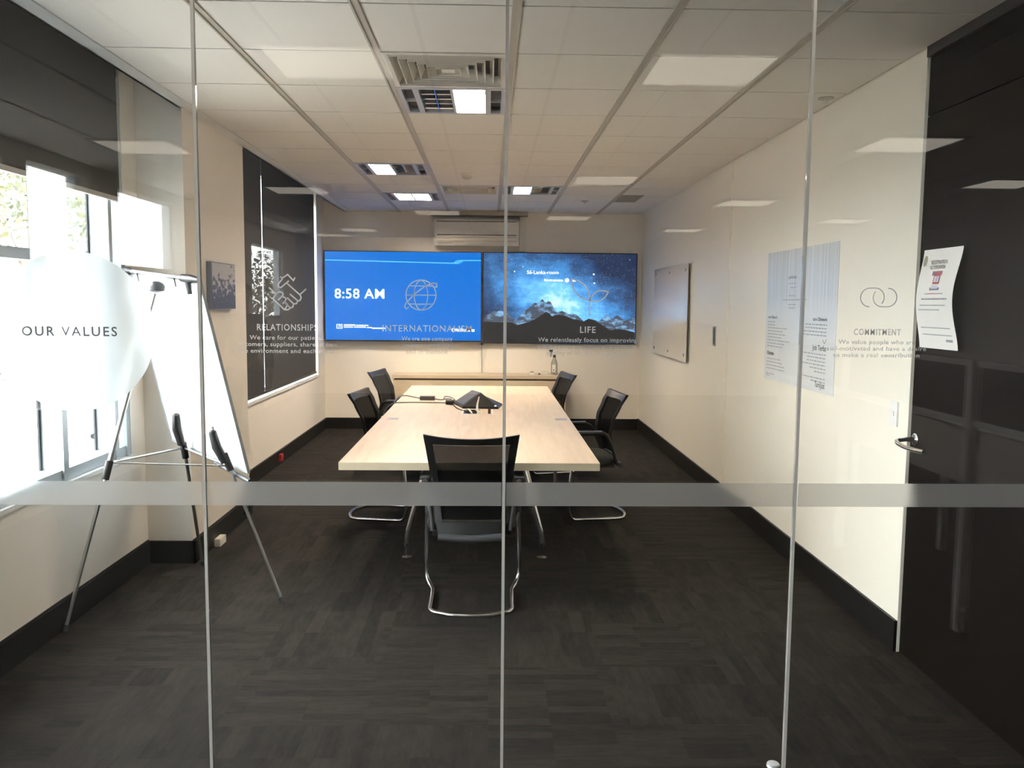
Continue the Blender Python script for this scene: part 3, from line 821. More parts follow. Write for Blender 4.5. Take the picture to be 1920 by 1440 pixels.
# ================================================================== CREDENZA
cz = thing('credenza', 'long pale wooden credenza under the screens', 'cabinet', (-.12, YB-.22, 0))
q0, q1, ya, yb = -1.163, .915, YB-.42, YB-.018
MB().box(q0, q1, ya, yb, .668, .705).done('top', M_CRED, cz, bevel=.002)
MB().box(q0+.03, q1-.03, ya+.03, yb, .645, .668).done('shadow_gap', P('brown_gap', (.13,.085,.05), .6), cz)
MB().box(q0+.01, q1-.01, ya+.028, yb, .07, .645).box(q0+.03, q1-.03, ya+.06, yb, 0, .07).done('carcass', M_CRED, cz)
nd = 4
for k in range(nd):
    a = q0+.012 + (q1-q0-.024)*k/nd; b_ = q0+.012 + (q1-q0-.024)*(k+1)/nd
    d = MB().box(a+.002, b_-.002, ya+.008, ya+.027, .075, .643).done('door', M_CRED, cz, bevel=.0015)
    xh = b_-.05 if k % 2 == 0 else a+.05
    MB().cyl((xh, ya-.012, .50), (xh, ya-.012, .60), .005, 10).cyl((xh, ya-.012, .51), (xh, ya+.008, .51), .004, 8).cyl((xh, ya-.012, .59), (xh, ya+.008, .59), .004, 8).done('handle', M_SATIN, d, smooth=True)

# ---- things on the credenza
def on_cred(x): return (x, YB-.22, .705)
sb = thing('spray_bottle', 'clear spray bottle with a black and white trigger on the credenza', 'spray bottle', on_cred(.775))
bx, by = .775, YB-.22
M_CLEARP = make_frost('clear_bottle_plastic', (.80,.84,.76), .6, .4, .55, .2)
MB().lathe([(.036,.705),(.038,.712),(.038,.83),(.034,.86),(.018,.90),(.015,.925)], (bx,by,0), 24).done('bottle', M_CLEARP, sb, smooth=True)
MB().box(bx-.028, bx+.012, by-.041, by-.0385, .74, .83).done('label', M_PAPER, sb)
MB().poly([(bx-.008+.008*math.cos(i*.524), by-.0415, .765+.008*math.sin(i*.524)) for i in range(12)]).done('label_mark', M_INK, sb)
MB().cyl((bx,by,.915), (bx,by,.945), .017, 18).done('collar', M_BLACK, sb, smooth=True)
MB().prism([(bx-.016,by-.014,.945),(bx+.018,by-.014,.945),(bx+.022,by-.014,.985),(bx+.010,by-.014,1.008),(bx-.02,by-.014,1.005)], (0,.028,0)).done('spray_head', M_WHITE, sb, bevel=.003)
MB().box(bx-.062, bx-.018, by-.012, by+.012, .985, 1.006).prism([(bx-.034,by-.007,.985),(bx-.026,by-.007,.985),(bx-.036,by-.007,.925),(bx-.046,by-.007,.922)], (0,.014,0)).done('trigger', M_BLACK, sb, bevel=.002)
cu = thing('desk_clock', 'small grey and white desk cube on the credenza, left of the spray bottle', 'desk gadget', on_cred(.505))
MB().box(.478,.532,YB-.245,YB-.195,.705,.748).done('body', M_WHITE, cu, bevel=.006)
MB().box(.482,.528,YB-.2475,YB-.245,.728,.745).done('face', M_GREY, cu)
pn = thing('whiteboard_marker', 'white marker with dark cap lying on the credenza, right of the small cube', 'marker', (.62, YB-.22, .712))
MB().cyl((.602,YB-.23,.7135),(.70,YB-.21,.7135),.008,14).done('barrel', M_WHITE, pn, smooth=True)
MB().cyl((.585,YB-.2335,.7135),(.607,YB-.229,.7135),.0095,14).done('cap', M_INK, pn, smooth=True)
er = thing('whiteboard_eraser', 'pale whiteboard eraser on the credenza beside the spray bottle', 'eraser', (.69, YB-.15, .705))
MB().box(.63,.715,YB-.17,YB-.12,.705,.715).done('felt', M_GREY, er)
MB().box(.63,.715,YB-.17,YB-.12,.715,.74).done('grip', M_AC, er, bevel=.004)

# ================================================================== TABLE
TX0, TX1, TY0, TY1, TZ = -.785, .578, 4.345, 8.47, .73
tb = thing('boardroom_table', 'long pale oak boardroom table with angled chrome legs', 'table', ((TX0+TX1)/2, (TY0+TY1)/2, 0))
MB().box(TX0, TX1, TY0, TY1, TZ-.004, TZ).done('table_top', M_TABLE, tb)
MB().box(TX0, TX1, TY0, TY1, TZ-.040, TZ-.004).done('edge_band', M_EDGE, tb)
MB().box(TX0+.45, TX0+.49, TY0+.35, TY1-.35, TZ-.10, TZ-.04).box(TX1-.49, TX1-.45, TY0+.35, TY1-.35, TZ-.10, TZ-.04).done('under_beam', M_DKGREY, tb)
def table_leg(fx, fy, sx):
    top = (fx - sx*.155, fy + .0, TZ-.045)
    kn = (fx - sx*.0, fy, .115)
    l = MB().tube(fillet([top, (fx - sx*.005, fy, .15), (fx, fy, .095)], .05), .019, 14).done('leg', M_CHROME, tb, smooth=True)
    MB().cyl((fx,fy,.075),(fx,fy,.098),.016,14).done('ferrule', M_BLACK, l, smooth=True)
    MB().cyl((fx,fy,.010),(fx,fy,.08),.005,10).lathe([(.030,0),(.030,.006),(.012,.012),(.006,.014)], (fx,fy,0), 24).done('glide', M_CHROME, l, smooth=True)
for fy in (5.07, 6.42, 7.80):
    table_leg(-.505, fy, -1); table_leg(.325, fy, 1)
# in-table power well
pw = thing('table_power_box', 'open power and data well cut into the table, white leads inside', 'power outlet', (-.09, 6.40, TZ))
f = MB(); f.box(-.215,.025,6.275,6.29,TZ,TZ+.003).box(-.215,.025,6.545,6.56,TZ,TZ+.003).box(-.215,-.20,6.29,6.545,TZ,TZ+.003).box(.010,.025,6.29,6.545,TZ,TZ+.003)
f.done('rim', M_AC, pw)
MB().box(-.20,-.075,6.29,6.545,TZ+.0005,TZ+.0015).done('recess', M_BLACKG, pw)
MB().box(-.075,.010,6.29,6.545,TZ+.0005,TZ+.004).done('lid', M_TABLE, pw)
MB().box(-.098,-.072,6.30,6.36,TZ+.002,TZ+.02).done('socket', M_WHITE, pw, bevel=.003)
wl1 = thing('white_lead', 'white charging lead standing out of the table power well', 'cable', (-.10, 6.36, TZ))
MB().tube(fillet([(-.185,6.47,TZ+.004),(-.165,6.38,TZ+.03),(-.135,6.31,TZ+.006)], .05), .006, 8).done('short_lead', M_WHITE, wl1, smooth=True)
MB().tube([(-.098,6.33,TZ+.02),(-.095,6.34,TZ+.07),(-.082,6.36,TZ+.125)], [.010,.007,.003], 10).done('plug_lead', M_WHITE, wl1, smooth=True)
us = thing('usb_stick', 'small dark red stick standing on the table beside the power well', 'usb stick', (-.004, 6.30, TZ))
MB().box(-.014,.006,6.29,6.302,TZ,TZ+.040).done('body', P('maroon_plastic', (.055,.012,.014), .4), us, bevel=.002)
# conference console: black wedge
cn = thing('conference_console', 'black wedge-shaped conference console on the table', 'conference phone', (-.08, 6.85, TZ))
V = [(-.215,6.62,TZ),(.066,6.60,TZ),(.10,6.86,TZ),(-.30,6.94,TZ), (-.073,6.72,TZ+.118),(-.150,6.97,TZ+.112),(-.215,6.62,TZ+.018),(.066,6.60,TZ+.014),(.10,6.86,TZ+.012),(-.30,6.94,TZ+.014)]
b = MB(); vs_ = [b.bm.verts.new(Vector(p)) for p in V]
for fc in ((0,1,7,6),(1,2,8,7),(2,3,9,8),(3,0,6,9),(6,7,4),(7,8,5,4),(8,9,5),(9,6,4,5),(0,3,2,1)): b.bm.faces.new([vs_[i] for i in fc])
b.done('shell', M_BLACK, cn, bevel=.006)
P0, P1, P2_, P3 = [Vector(V[i]) for i in (9, 6, 4, 5)]
nrm = (P1-P0).cross(P3-P0).normalized(); nrm = nrm if nrm.x < 0 else -nrm
ins = [P0.lerp((P0+P1+P2_+P3)/4, .16), P1.lerp((P0+P1+P2_+P3)/4, .16), P2_.lerp((P0+P1+P2_+P3)/4, .16), P3.lerp((P0+P1+P2_+P3)/4, .16)]
MB().prism([p + nrm*.001 for p in ins], nrm*.002).done('touch_glass', M_DKGREY, cn)
MB().tube([(-.29,6.86,TZ+.022),(-.36,6.87,TZ+.022)], [.022,.02], 14).done('cable_stub', M_BLACK, cn, smooth=True)
MB().box(.035,.052,6.592,6.600,TZ+.022,TZ+.030).done('logo_light', M_SWHITE, cn)
br = thing('power_brick', 'black power brick with leads on the left of the table', 'power adapter', (-.535, 7.20, TZ))
MB().box(-.598,-.472,7.165,7.235,TZ,TZ+.034).done('case', M_DKGREY, br, bevel=.006)
def lead(name, label, pts, r=.0045, mat=None):
    o = MB().tube(fillet(pts, .12, 8), r, 8).done(name, mat or M_DKGREY, None, smooth=True)
    return tag(o, label, 'cable', 'leads on the table')
zc = TZ + .0048
lead('power_lead', 'dark lead looping from the brick over the far left table edge', [(-.594,7.21,TZ+.012),(-.68,7.40,zc),(-.74,7.50,zc),(-.790,7.48,TZ+.006),(-.84,7.40,TZ-.03),(-.86,7.30,TZ-.12)])
lead('long_lead', 'dark lead lying straight across the table to the left edge, in front of the brick', [(-.355,6.87,TZ+.016),(-.45,6.98,zc),(-.60,6.99,zc),(-.74,6.97,zc),(-.800,6.94,zc),(-.86,6.88,TZ-.04),(-.88,6.84,TZ-.14)])
lead('console_lead', 'dark lead between the brick and the console', [(-.475,7.19,TZ+.012),(-.42,7.17,zc),(-.38,7.26,zc),(-.33,7.24,zc)])
lead('loop_lead', 'dark lead making a small loop behind the console', [(-.27,6.96,TZ+.012),(-.33,7.25,TZ+.02),(-.40,7.42,zc+.004),(-.40,7.28,zc+.002),(-.36,7.12,zc+.004)])
lead('well_lead', 'dark lead hanging from the console into the power well', [(-.30,6.84,TZ+.010),(-.27,6.66,zc),(-.23,6.52,zc),(-.19,6.44,TZ+.005)])
for (x0, x1, yy, lb) in ((-.735,-.655,6.02,'small clear sticker on the left side of the table top'), (.47,.555,6.03,'small clear sticker on the right side of the table top')):
    tag(MB().box(x0, x1, yy-.045, yy+.045, TZ, TZ+.0006).done('table_sticker', P('pale_sticker', (.52,.50,.50), .25)), lb, 'sticker', 'stickers on the table top')

# ================================================================== CHAIRS
def back_pt(s, h):
    """s -1..1 across, h 0..1 from seat level to top edge, local chair frame (+y forward)"""
    hw = .168 + .070*h**0.9
    z = .405 + (.915 - .405)*h
    prof = [(0, -.218), (.18, -.188), (.42, -.150), (.62, -.165), (.82, -.210), (1.0, -.262)]
    for (a, ya_), (b, yb_) in zip(prof, prof[1:]):
        if h <= b + 1e-9:
            k = (h-a)/(b-a); k = k*k*(3-2*k)*.5 + k*.5
            y = ya_ + (yb_-ya_)*k; break
    y -= .040*(1-s*s)*(.4+.6*h)
    if h > .9: z -= .018*(1-s*s)*(h-.9)/.1
    return Vector((s*hw, y, z))

def make_chair(label):
    t = thing('meeting_chair', label, 'chair', (0, 0, 0), 'black mesh cantilever chairs round the table', local=True)
    # mesh panel
    m = MB(); nu, nv = 14, 16
    G = [[m.bm.verts.new(back_pt(-.84+1.68*i/nu, .13+.76*j/nv)) for i in range(nu+1)] for j in range(nv+1)]
    for j in range(nv):
        for i in range(nu): m.bm.faces.new((G[j][i], G[j][i+1], G[j+1][i+1], G[j+1][i]))
    m.done('back_mesh', M_MESH, t, smooth=True)
    # frame round the mesh: outer ring and inner ring, given thickness
    m = MB(); seg = 20
    def ring(sa, h0, h1):
        R_ = []
        for i in range(seg): R_.append((-sa + 2*sa*i/seg, h0))
        for i in range(seg): R_.append((sa, h0 + (h1-h0)*i/seg))
        for i in range(seg): R_.append((sa - 2*sa*i/seg, h1))
        for i in range(seg): R_.append((-sa, h1 - (h1-h0)*i/seg))
        return R_
    O = ring(1.0, 0.0, 1.0); I = ring(.83, .115, .895)
    th = Vector((0, .011, 0))
    rows = [[m.bm.verts.new(back_pt(*p) + d) for p in R_] for R_, d in ((O, -th), (I, -th*.9), (I, th*.9), (O, th))]
    n = len(O)
    for a in range(4):
        A, B = rows[a], rows[(a+1) % 4]
        for i in range(n):
            j = (i+1) % n; m.bm.faces.new((A[i], A[j], B[j], B[i]))
    m.done('back_frame', M_BLACK, t, smooth=True)
    # grey moulded spine behind the lower back
    m = MB()
    m.tube([back_pt(0, .0)+Vector((-.165,-.012,-.012)), back_pt(0,.0)+Vector((0,-.022,-.020)), back_pt(0,.0)+Vector((.165,-.012,-.012))], .019, 12)
    m.done('lower_back_bar', M_DKGREY, t, smooth=True)
    # seat
    m = MB(); k = 28; layers = []
    for (sc, z) in ((.90,.405),(.985,.415),(1.0,.432),(.985,.450),(.93,.461),(.6,.466)):
        L = []
        for i in range(k):
            a = 2*math.pi*i/k; c, s = math.cos(a), math.sin(a)
            e = 4.5
            x = .235*math.copysign(abs(c)**(2/e), c)*sc; y = .235*math.copysign(abs(s)**(2/e), s)*sc + .02
            L.append(m.bm.verts.new((x, y, z - (.02*max(0, (y-.12)/.14) if y > .12 else 0))))
        layers.append(L)
    for A, B in zip(layers, layers[1:]):
        for i in range(k): m.bm.faces.new((A[i], A[(i+1) % k], B[(i+1) % k], B[i]))
    m.bm.faces.new(layers[0][::-1]); m.bm.faces.new(layers[-1])
    m.done('seat', M_SEAT, t, smooth=True)
    MB().box(-.20,.20,-.19,.22,.385,.405).done('seat_pan', M_BLACK, t, bevel=.008)
    # chrome sled frame: one bent tube, open at the front uprights
    path = []
    half = [(.247,.135,.43),(.252,.150,.30),(.256,.160,.10),(.252,.150,.050),(.226,.120,.014),(.213,.070,.0125),(.209,-.225,.0125),(.190,-.265,.0125),(.10,-.305,.0125),(0,-.315,.0125)]
    path = fillet([Vector(p) for p in half] + [Vector((-p[0], p[1], p[2])) for p in half[-2::-1]], .03, 4)
    MB().tube(path, .0118, 12).done('sled_frame', M_CHROME, t, smooth=True)
    for sx in (-1, 1):
        a = MB().tube(fillet([(sx*.195,-.205,.415),(sx*.212,-.170,.53),(sx*.236,-.115,.635),(sx*.246,-.05,.645),(sx*.248,.12,.640),(sx*.250,.165,.60),(sx*.247,.138,.42)], .05, 5), .013, 10, flat=1.25).done('armrest', M_BLACK, t, smooth=True)
        MB().box(sx*.246-.024, sx*.246+.024, -.08, .13, .648, .660).done('arm_pad', M_DKGREY, a, bevel=.005)
        for gy in (-.15, .05): MB().cyl((sx*.213,gy,0),(sx*.213,gy,.006),.012,10).done('glide', M_BLACK, t)
    return t
ch = make_chair('black mesh chair at the near end of the table, back to the glass')
ch.location = (-.09, 4.385, 0)
dup(ch, (.690, 6.17, 0), math.atan2(1.0, -.13), 'black mesh chair on the right of the table, nearer of the two')
dup(ch, (.480, 7.82, 0), math.atan2(1.0, -.20), 'black mesh chair on the right of the table, farther one by the credenza')
dup(ch, (-.706, 6.14, 0), math.atan2(-1.0, -.14), 'black mesh chair on the left of the table, nearer of the two')
dup(ch, (-.830, 8.02, 0), math.atan2(-1.0, -.20), 'black mesh chair on the left of the table, farther one by the credenza')

# ================================================================== EASEL WITH WHITE BOARD
ea = thing('flip_chart_easel', 'white flip chart board on a silver tripod easel by the left window', 'easel', (-1.6, 4.4, 0))
AP = Vector((-1.68, 4.40, 1.637))
FL, FR, FB = Vector((-2.000, 3.905, 0)), Vector((-1.072, 4.29, 0)), Vector((-1.695, 4.917, 0))
nb = Vector((.6934, .6889, .2112)).normalized()
cs = [Vector((-1.995,4.732,1.728)), Vector((-1.422,4.175,1.668)), Vector((-1.236,4.290,.681)), Vector((-1.838,4.873,.754))]
MB().prism(cs, nb*.012).done('board', P('whiteboard_back', (.86,.87,.88), .35, var=.01), ea)
f = MB()
for i in range(4):
    a, b = cs[i], cs[(i+1) % 4]; mid = sum(cs, Vector())/4
    f.prism([a, b, b.lerp(mid, .022), a.lerp(mid, .022)], nb*.016)
f.bm.transform(Matrix.Translation(-nb*.002)); f.done('board_frame', M_ALU, ea)
tv_ = (cs[1]-cs[0]).normalized(); dn = (cs[3]-cs[0]).normalized()
c0, c1 = cs[0] - tv_*.02 - nb*.012 + dn*.005, cs[1] + tv_*.03 - nb*.012 + dn*.005
tb_ = MB().tube([c0, c1], .013, 10).done('top_bar', M_SATIN, ea, smooth=True)
for (p, q, w) in ((c0, c0 + tv_*.10, .022), (c1 - tv_*.17, c1, .022)):
    MB().tube([p - tv_*.004, p + (q-p)*.5, q], [w*.9, w, w*.6], 14).done('end_clamp', M_BLACK, tb_, smooth=True)
for k, ps in enumerate((.04, .9)):
    p = c0.lerp(c1, ps)
    MB().tube([p + dn*.01 - nb*.02, p + dn*.07 - nb*.024], [.016, .012], 10).done('clamp_jaw', M_DKGREY, tb_, smooth=True)
for ps in (.22, .72):
    p = c0.lerp(c1, ps); MB().tube([p - nb*.014, p - nb*.014 + dn*.045], .004, 8).done('hook', M_DKGREY, tb_, smooth=True)
MB().lathe([(.012,-.03),(.038,-.022),(.042,0),(.034,.016),(.012,.028)], AP - nb*.035, 20).done('hub', M_DKGREY, ea, smooth=True)
def at(F, z): return F + (AP - F)*(z/AP.z)
hubp = AP - nb*.035
# rear prop leg runs from the hub; the two board legs are telescoped behind the clamps
for F, z1, lab in ((FL, 1.60, None), (FR, .92, None), (FB, .93, None)):
    off = -nb*.02 if z1 < 1.5 else -nb*.03
    l = MB().tube([F + (F-AP).normalized()*0, at(F, .74) + off*.5], .0095, 10).tube([at(F, .70) + off*.5, at(F, z1) + off], .0125, 10).done('leg', M_SATIN, ea, smooth=True)
    MB().cyl(F + Vector((0,0,.0)), at(F, .03), .0125, 10).done('foot', M_DKGREY, l, smooth=True)
    MB().tube([at(F, .69) + off*.5, at(F, .78) + off*.6], .018, 12).done('leg_lock', M_BLACK, l, smooth=True)
s0, s1_, s2_ = at(FL, .77) - nb*.015, at(FR, .715) - nb*.012, at(FB, .75) - nb*.012
for a, b in ((s0, s2_), (s2_, s1_), (s0, s1_)):
    MB().tube([a, b], .006 if (a, b) != (s0, s1_) else .0035, 8).done('spreader', M_SATIN, ea, smooth=True)
for F, z0, z1 in ((FB, .775, .955), (FR, .735, .905)):
    p, q = at(F, z0) - nb*.024, at(F, z1) - nb*.03
    MB().tube([p, p.lerp(q, .5) - nb*.01, q.lerp(p, .05), q], [.020, .024, .020, .010], 10).done('board_rest', M_BLACK, ea, smooth=True)
MB().tube([cs[3].lerp(cs[2], .62) - nb*.01 - Vector((0,0,.012)), cs[2] + (cs[2]-cs[3]).normalized()*.035 - nb*.01 - Vector((0,0,.03))], [.010, .014], 8).done('pen_tray', M_DKGREY, ea, smooth=True)

# ================================================================== THINGS ON THE WALLS
def canvas_mat():
    m = bpy.data.materials.new('team_photo_print'); nt, N, K = nodes_of(m)
    b = N['Principled BSDF']; b.inputs['Roughness'].default_value = .5
    tc = N.new('ShaderNodeTexCoord'); sp = N.new('ShaderNodeSeparateXYZ'); K.new(tc.outputs['Generated'], sp.inputs[0])
    n = N.new('ShaderNodeTexNoise'); n.inputs['Scale'].default_value = 9; n.inputs['Detail'].default_value = 3; K.new(tc.outputs['Generated'], n.inputs['Vector'])
    mr = N.new('ShaderNodeMapRange'); mr.inputs[1].default_value = .05; mr.inputs[2].default_value = .85; mr.inputs[3].default_value = .22; mr.inputs[4].default_value = -.14
    K.new(sp.outputs[2], mr.inputs[0])
    a = N.new('ShaderNodeMath'); K.new(n.outputs['Fac'], a.inputs[0]); K.new(mr.outputs[0], a.inputs[1])
    r = N.new('ShaderNodeValToRGB'); r.color_ramp.interpolation = 'LINEAR'
    r.color_ramp.elements[0].position = .45; r.color_ramp.elements[0].color = (.50,.50,.52,1)
    r.color_ramp.elements[1].position = .55; r.color_ramp.elements[1].color = (.075,.09,.15,1)
    K.new(a.outputs[0], r.inputs[0]); K.new(r.outputs[0], b.inputs['Base Color'])
    return m
cv = thing('canvas_picture', 'small blue and grey canvas picture on the left pier behind the easel', 'picture', (-1.75, 5.55, 1.51))
MB().box(-1.764, -1.730, 5.32, 5.80, 1.508, 1.803).done('canvas', P('canvas_edge', (.16,.19,.26), .7), cv, bevel=.002)
MB().box(-1.730, -1.7285, 5.325, 5.795, 1.513, 1.798).done('print', canvas_mat(), cv)

wg = thing('glass_whiteboard', 'glass writing board on steel standoffs on the right wall', 'whiteboard', (XR-.002, 8.6, 1.03))
M_BOARDG = P('pale_glass_board', (.76,.73,.65), .10, var=.01)
MB().box(1.820, 1.826, 7.80, 9.42, 1.030, 1.945).done('glass_sheet', M_BOARDG, wg, bevel=.001)
MB().box(1.819, 1.8215, 7.795, 7.803, 1.03, 1.945).box(1.819, 1.8215, 7.8, 9.42, 1.026, 1.032).done('sheet_edge', M_GREY, wg)
for (y, z) in ((7.90,1.09),(7.90,1.885),(8.61,1.885),(8.61,1.09),(9.32,1.09),(9.32,1.885)):
    MB().cyl((XR-.001, y, z), (1.812, y, z), .014, 16).done('standoff', M_SATIN, wg, smooth=True)
ph = thing('pull_handle', 'slim steel flush pull on the white right wall, beside the glass writing board', 'handle', (XR, 6.93, 1.23))
MB().box(XR-.006, XR-.0005, 6.885, 6.965, 1.225, 1.385).done('plate', M_SATIN, ph, bevel=.003)
MB().box(XR-.0072, XR-.006, 6.90, 6.935, 1.24, 1.37).done('recess', M_DKGREY, ph)
sw = thing('light_switch', 'white light switch plate on the right wall near the dark door', 'light switch', (XR, 3.785, 1.02))
MB().box(XR-.009, XR-.0003, 3.744, 3.816, 1.018, 1.130).done('plate', M_WHITE, sw, bevel=.003)
MB().box(XR-.013, XR-.009, 3.77, 3.79, 1.065, 1.085).done('rocker', M_WHITE, sw, bevel=.002)

# bluish poster of two text columns
po = thing('text_poster', 'large pale blue poster of two text columns on the right wall', 'poster', (XR, 5.05, 1.08))
def poster_mat():
    m = bpy.data.materials.new('pale_blue_poster'); nt, N, K = nodes_of(m)
    b = N['Principled BSDF']; b.inputs['Roughness'].default_value = .22
    tc = N.new('ShaderNodeTexCoord'); mp = N.new('ShaderNodeMapping'); mp.inputs['Scale'].default_value = (1, 38, .7); K.new(tc.outputs['Object'], mp.inputs[0])
    n = N.new('ShaderNodeTexNoise'); n.inputs['Scale'].default_value = 1; n.inputs['Detail'].default_value = 2; K.new(mp.outputs[0], n.inputs['Vector'])
    sp = N.new('ShaderNodeSeparateXYZ'); K.new(tc.outputs['Generated'], sp.inputs[0])
    gt = N.new('ShaderNodeMapRange'); gt.inputs[1].default_value = .52; gt.inputs[2].default_value = .66; K.new(sp.outputs[2], gt.inputs[0])
    st = N.new('ShaderNodeMapRange'); st.inputs[1].default_value = .35; st.inputs[2].default_value = .65; K.new(n.outputs['Fac'], st.inputs[0])
    ml = N.new('ShaderNodeMath'); ml.operation = 'MULTIPLY'; K.new(gt.outputs[0], ml.inputs[0]); K.new(st.outputs[0], ml.inputs[1])
    mx = N.new('ShaderNodeMix'); mx.data_type = 'RGBA'; K.new(ml.outputs[0], mx.inputs[0])
    mx.inputs[6].default_value = (.74,.78,.80,1); mx.inputs[7].default_value = (.60,.64,.66,1)
    K.new(mx.outputs[2], b.inputs['Base Color'])
    return m
ZP0, ZP1, YP0, YP1 = 1.075, 1.905, 5.625, 4.475     # YP0 = far edge (left as seen)
XP = XR - .004
MB().box(XP, XR-.0003, YP1, YP0, ZP0, ZP1).done('sheet', poster_mat(), po)
def fp(u, v): return (XP-.0008, YP0 + u*(YP1-YP0), ZP0 + v*(ZP1-ZP0))
RP = (0, -1, 0)
rs = random.Random(3)
m = MB()
def line(u0, u1, v, h=.006):
    m.poly([fp(u0, v), fp(u1, v), fp(u1, v+h), fp(u0, v+h)])
def words(u0, u1, v, h=.007):
    u = u0
    while u < u1:
        w = rs.uniform(.015, .045); line(u, min(u+w, u1), v, h); u += w + .008
for v, a, b_ in ((.745,.36,.47),(.715,.39,.47),(.655,.36,.47),(.625,.28,.62),(.590,.36,.47),(.565,.37,.47)): words(a, b_, v)
for k, e in enumerate((.16,.16,.36,.29,.34,.27,.40,.33,.30)): words(.04, e, .455 - k*.024)
for k, e in enumerate((.27,.30,.34,.34)): words(.04, e, .165 - k*.026)
for v, e in ((.045,.18),(.03,.10)): words(.04, e, v)
for k, a in enumerate((.62,.62,.60,.60)): words(a, .90, .455 - k*.024)
for k, a in enumerate((.56,.66,.66,.60,.70,.76)): words(a, .90, .255 - k*.024)
words(.58, .90, .092); words(.72, .90, .07)
m.done('small_print', M_INKG, po)
m = MB()
for s, u, v, h, w, al in (('Objective', .04, .198, .030, None, 'L'), ('cern: Obtwork', .04, .485, .022, .17, 'L'), ('turn Obtwork', .90, .485, .024, .20, 'R'), ('Job Terfat', .90, .285, .036, .19, 'R'), ('Turn/Just', .90, .035, .040, .14, 'R'), ('policies', .47, .785, .024, .13, 'R')):
    text_bm(m, s, fp(u, v), RP, UZ, height=h*.82, width=w*1.05 if w else None, align=al, bold=.015)
m.ribbon([fp(.85,.36)[1:], fp(.875,.335)[1:], fp(.90,.365)[1:]], .004, lambda a, b: (XP-.0008, a, b))
m.done('headings', M_INK, po)

# notice taped to the dark door, lower part bowing off the leaf
no = thing('door_notice', 'white paper notice with a small picture taped to the dark door', 'notice', (XR, 3.43, 1.39))
def fnz(u, v, k=0):       # u 0..1 from far edge to near edge, v 0..1 upward
    bow = .012 + .035*math.sin(math.pi*min(1, max(0, (1-v)*1.0)))**1.5 * (.75+.25*u)
    return (XR+.011 - bow - .0007*k, 3.590 - u*.300, 1.388 + v*.412)
m = MB(); NV = 18
G = [[m.bm.verts.new(fnz(i/6, j/NV)) for i in range(7)] for j in range(NV+1)]
for j in range(NV):
    for i in range(6): m.bm.faces.new((G[j][i], G[j][i+1], G[j+1][i+1], G[j+1][i]))
m.done('paper', M_PAPER, no, smooth=True)
def quad(m, u0, u1, v0, v1, k=1):
    m.poly([fnz(u0, v0, k), fnz(u1, v0, k), fnz(u1, v1, k), fnz(u0, v1, k)])
m = MB()
n0 = Vector(fnz(.48,.845,1)); text_bm(m, 'REGISTRATION', n0, RP, UZ, height=.016, width=.125, bold=.006)
n0 = Vector(fnz(.47,.795,1.5)); text_bm(m, 'NOTIFICATION', n0, RP, UZ, height=.016, width=.118, bold=.006)
m.done('heading', M_INK, no)
m = MB(); quad(m, .36,.62,.585,.775); m.done('picture_panel', P('picture_blue', (.17,.19,.30), .5), no)
m = MB(); quad(m, .42,.60,.645,.77,2); m.done('picture_figure', P('picture_red', (.45,.12,.14), .5), no)
m = MB(); quad(m, .445,.515,.665,.725,3); quad(m, .525,.575,.665,.725,3); quad(m, .40,.58,.60,.635,2); m.done('picture_light', P('picture_pale', (.55,.60,.66), .5), no)
m = MB()
for (a, b_, v) in ((.24,.74,.545),(.16,.86,.49),(.12,.82,.43),(.08,.66,.385),(.10,.88,.205),(.12,.90,.135)):
    u = a
    while u < b_:
        w = rs.uniform(.02,.06); quad(m, u, min(u+w, b_), v, v+(.016 if abs(v-.49) < .01 else .010)); u += w+.006
quad(m, .73,.90,.075,.10)
m.done('small_print', M_INKG, no)
m = MB(); quad(m, .36,.56,.545,.556,2); m.done('red_line', P('pink_ink', (.60,.22,.26), .5), no)
m = MB(); m.poly([Vector(fnz(.085+.055*math.cos(i*.3142), .885+.055*math.sin(i*.3142), 1)) for i in range(20)]); m.done('seal', P('olive_seal', (.36,.35,.27), .5), no)

# sockets and small items along the skirting
rd = thing('red_socket', 'small red outlet on the black skirting under the dark blinds', 'power outlet', (XL+.016, 7.9, .05))
MB().box(XL+.016, XL+.040, 8.02, 8.10, .035, .10).done('body', P('red_plastic', (.42,.02,.03), .4), rd, bevel=.004)
MB().box(XL+.040, XL+.043, 8.035, 8.085, .075, .09).done('flap', P('pale_red_plastic', (.62,.10,.11), .4), rd)
fo = thing('floor_outlet', 'small cream outlet box at the foot of the left pier', 'power outlet', (-1.74, 5.35, 0))
MB().box(-1.749, -1.712, 5.30, 5.42, .0, .048).done('box', M_AC, fo, bevel=.004)
MB().box(-1.712, -1.709, 5.325, 5.395, .012, .036).done('cover', M_WHITE, fo)
do = thing('skirting_socket', 'black double socket on the skirting of the left pier', 'power outlet', (-1.748, 5.9, .05))
MB().box(-1.749, -1.742, 5.96, 6.09, .04, .115).done('plate', M_BLACKG, do, bevel=.002)
for z in (.06, .092): MB().cyl((-1.742, 6.02, z), (-1.739, 6.02, z), .010, 12).done('socket_hole', M_SATIN, do)
fs = thing('door_stopper', 'round chrome floor stop on the carpet beside the right glass joint', 'door stop', (.964, 2.69, 0))
MB().lathe([(.026,0),(.026,.012),(.022,.018)], (.964,2.692,0), 28).done('base', M_CHROME, fs, smooth=True)
MB().lathe([(.019,.018),(.019,.022),(.010,.0235)], (.964,2.692,0), 24).done('pad', M_FITGREY, fs, smooth=True)

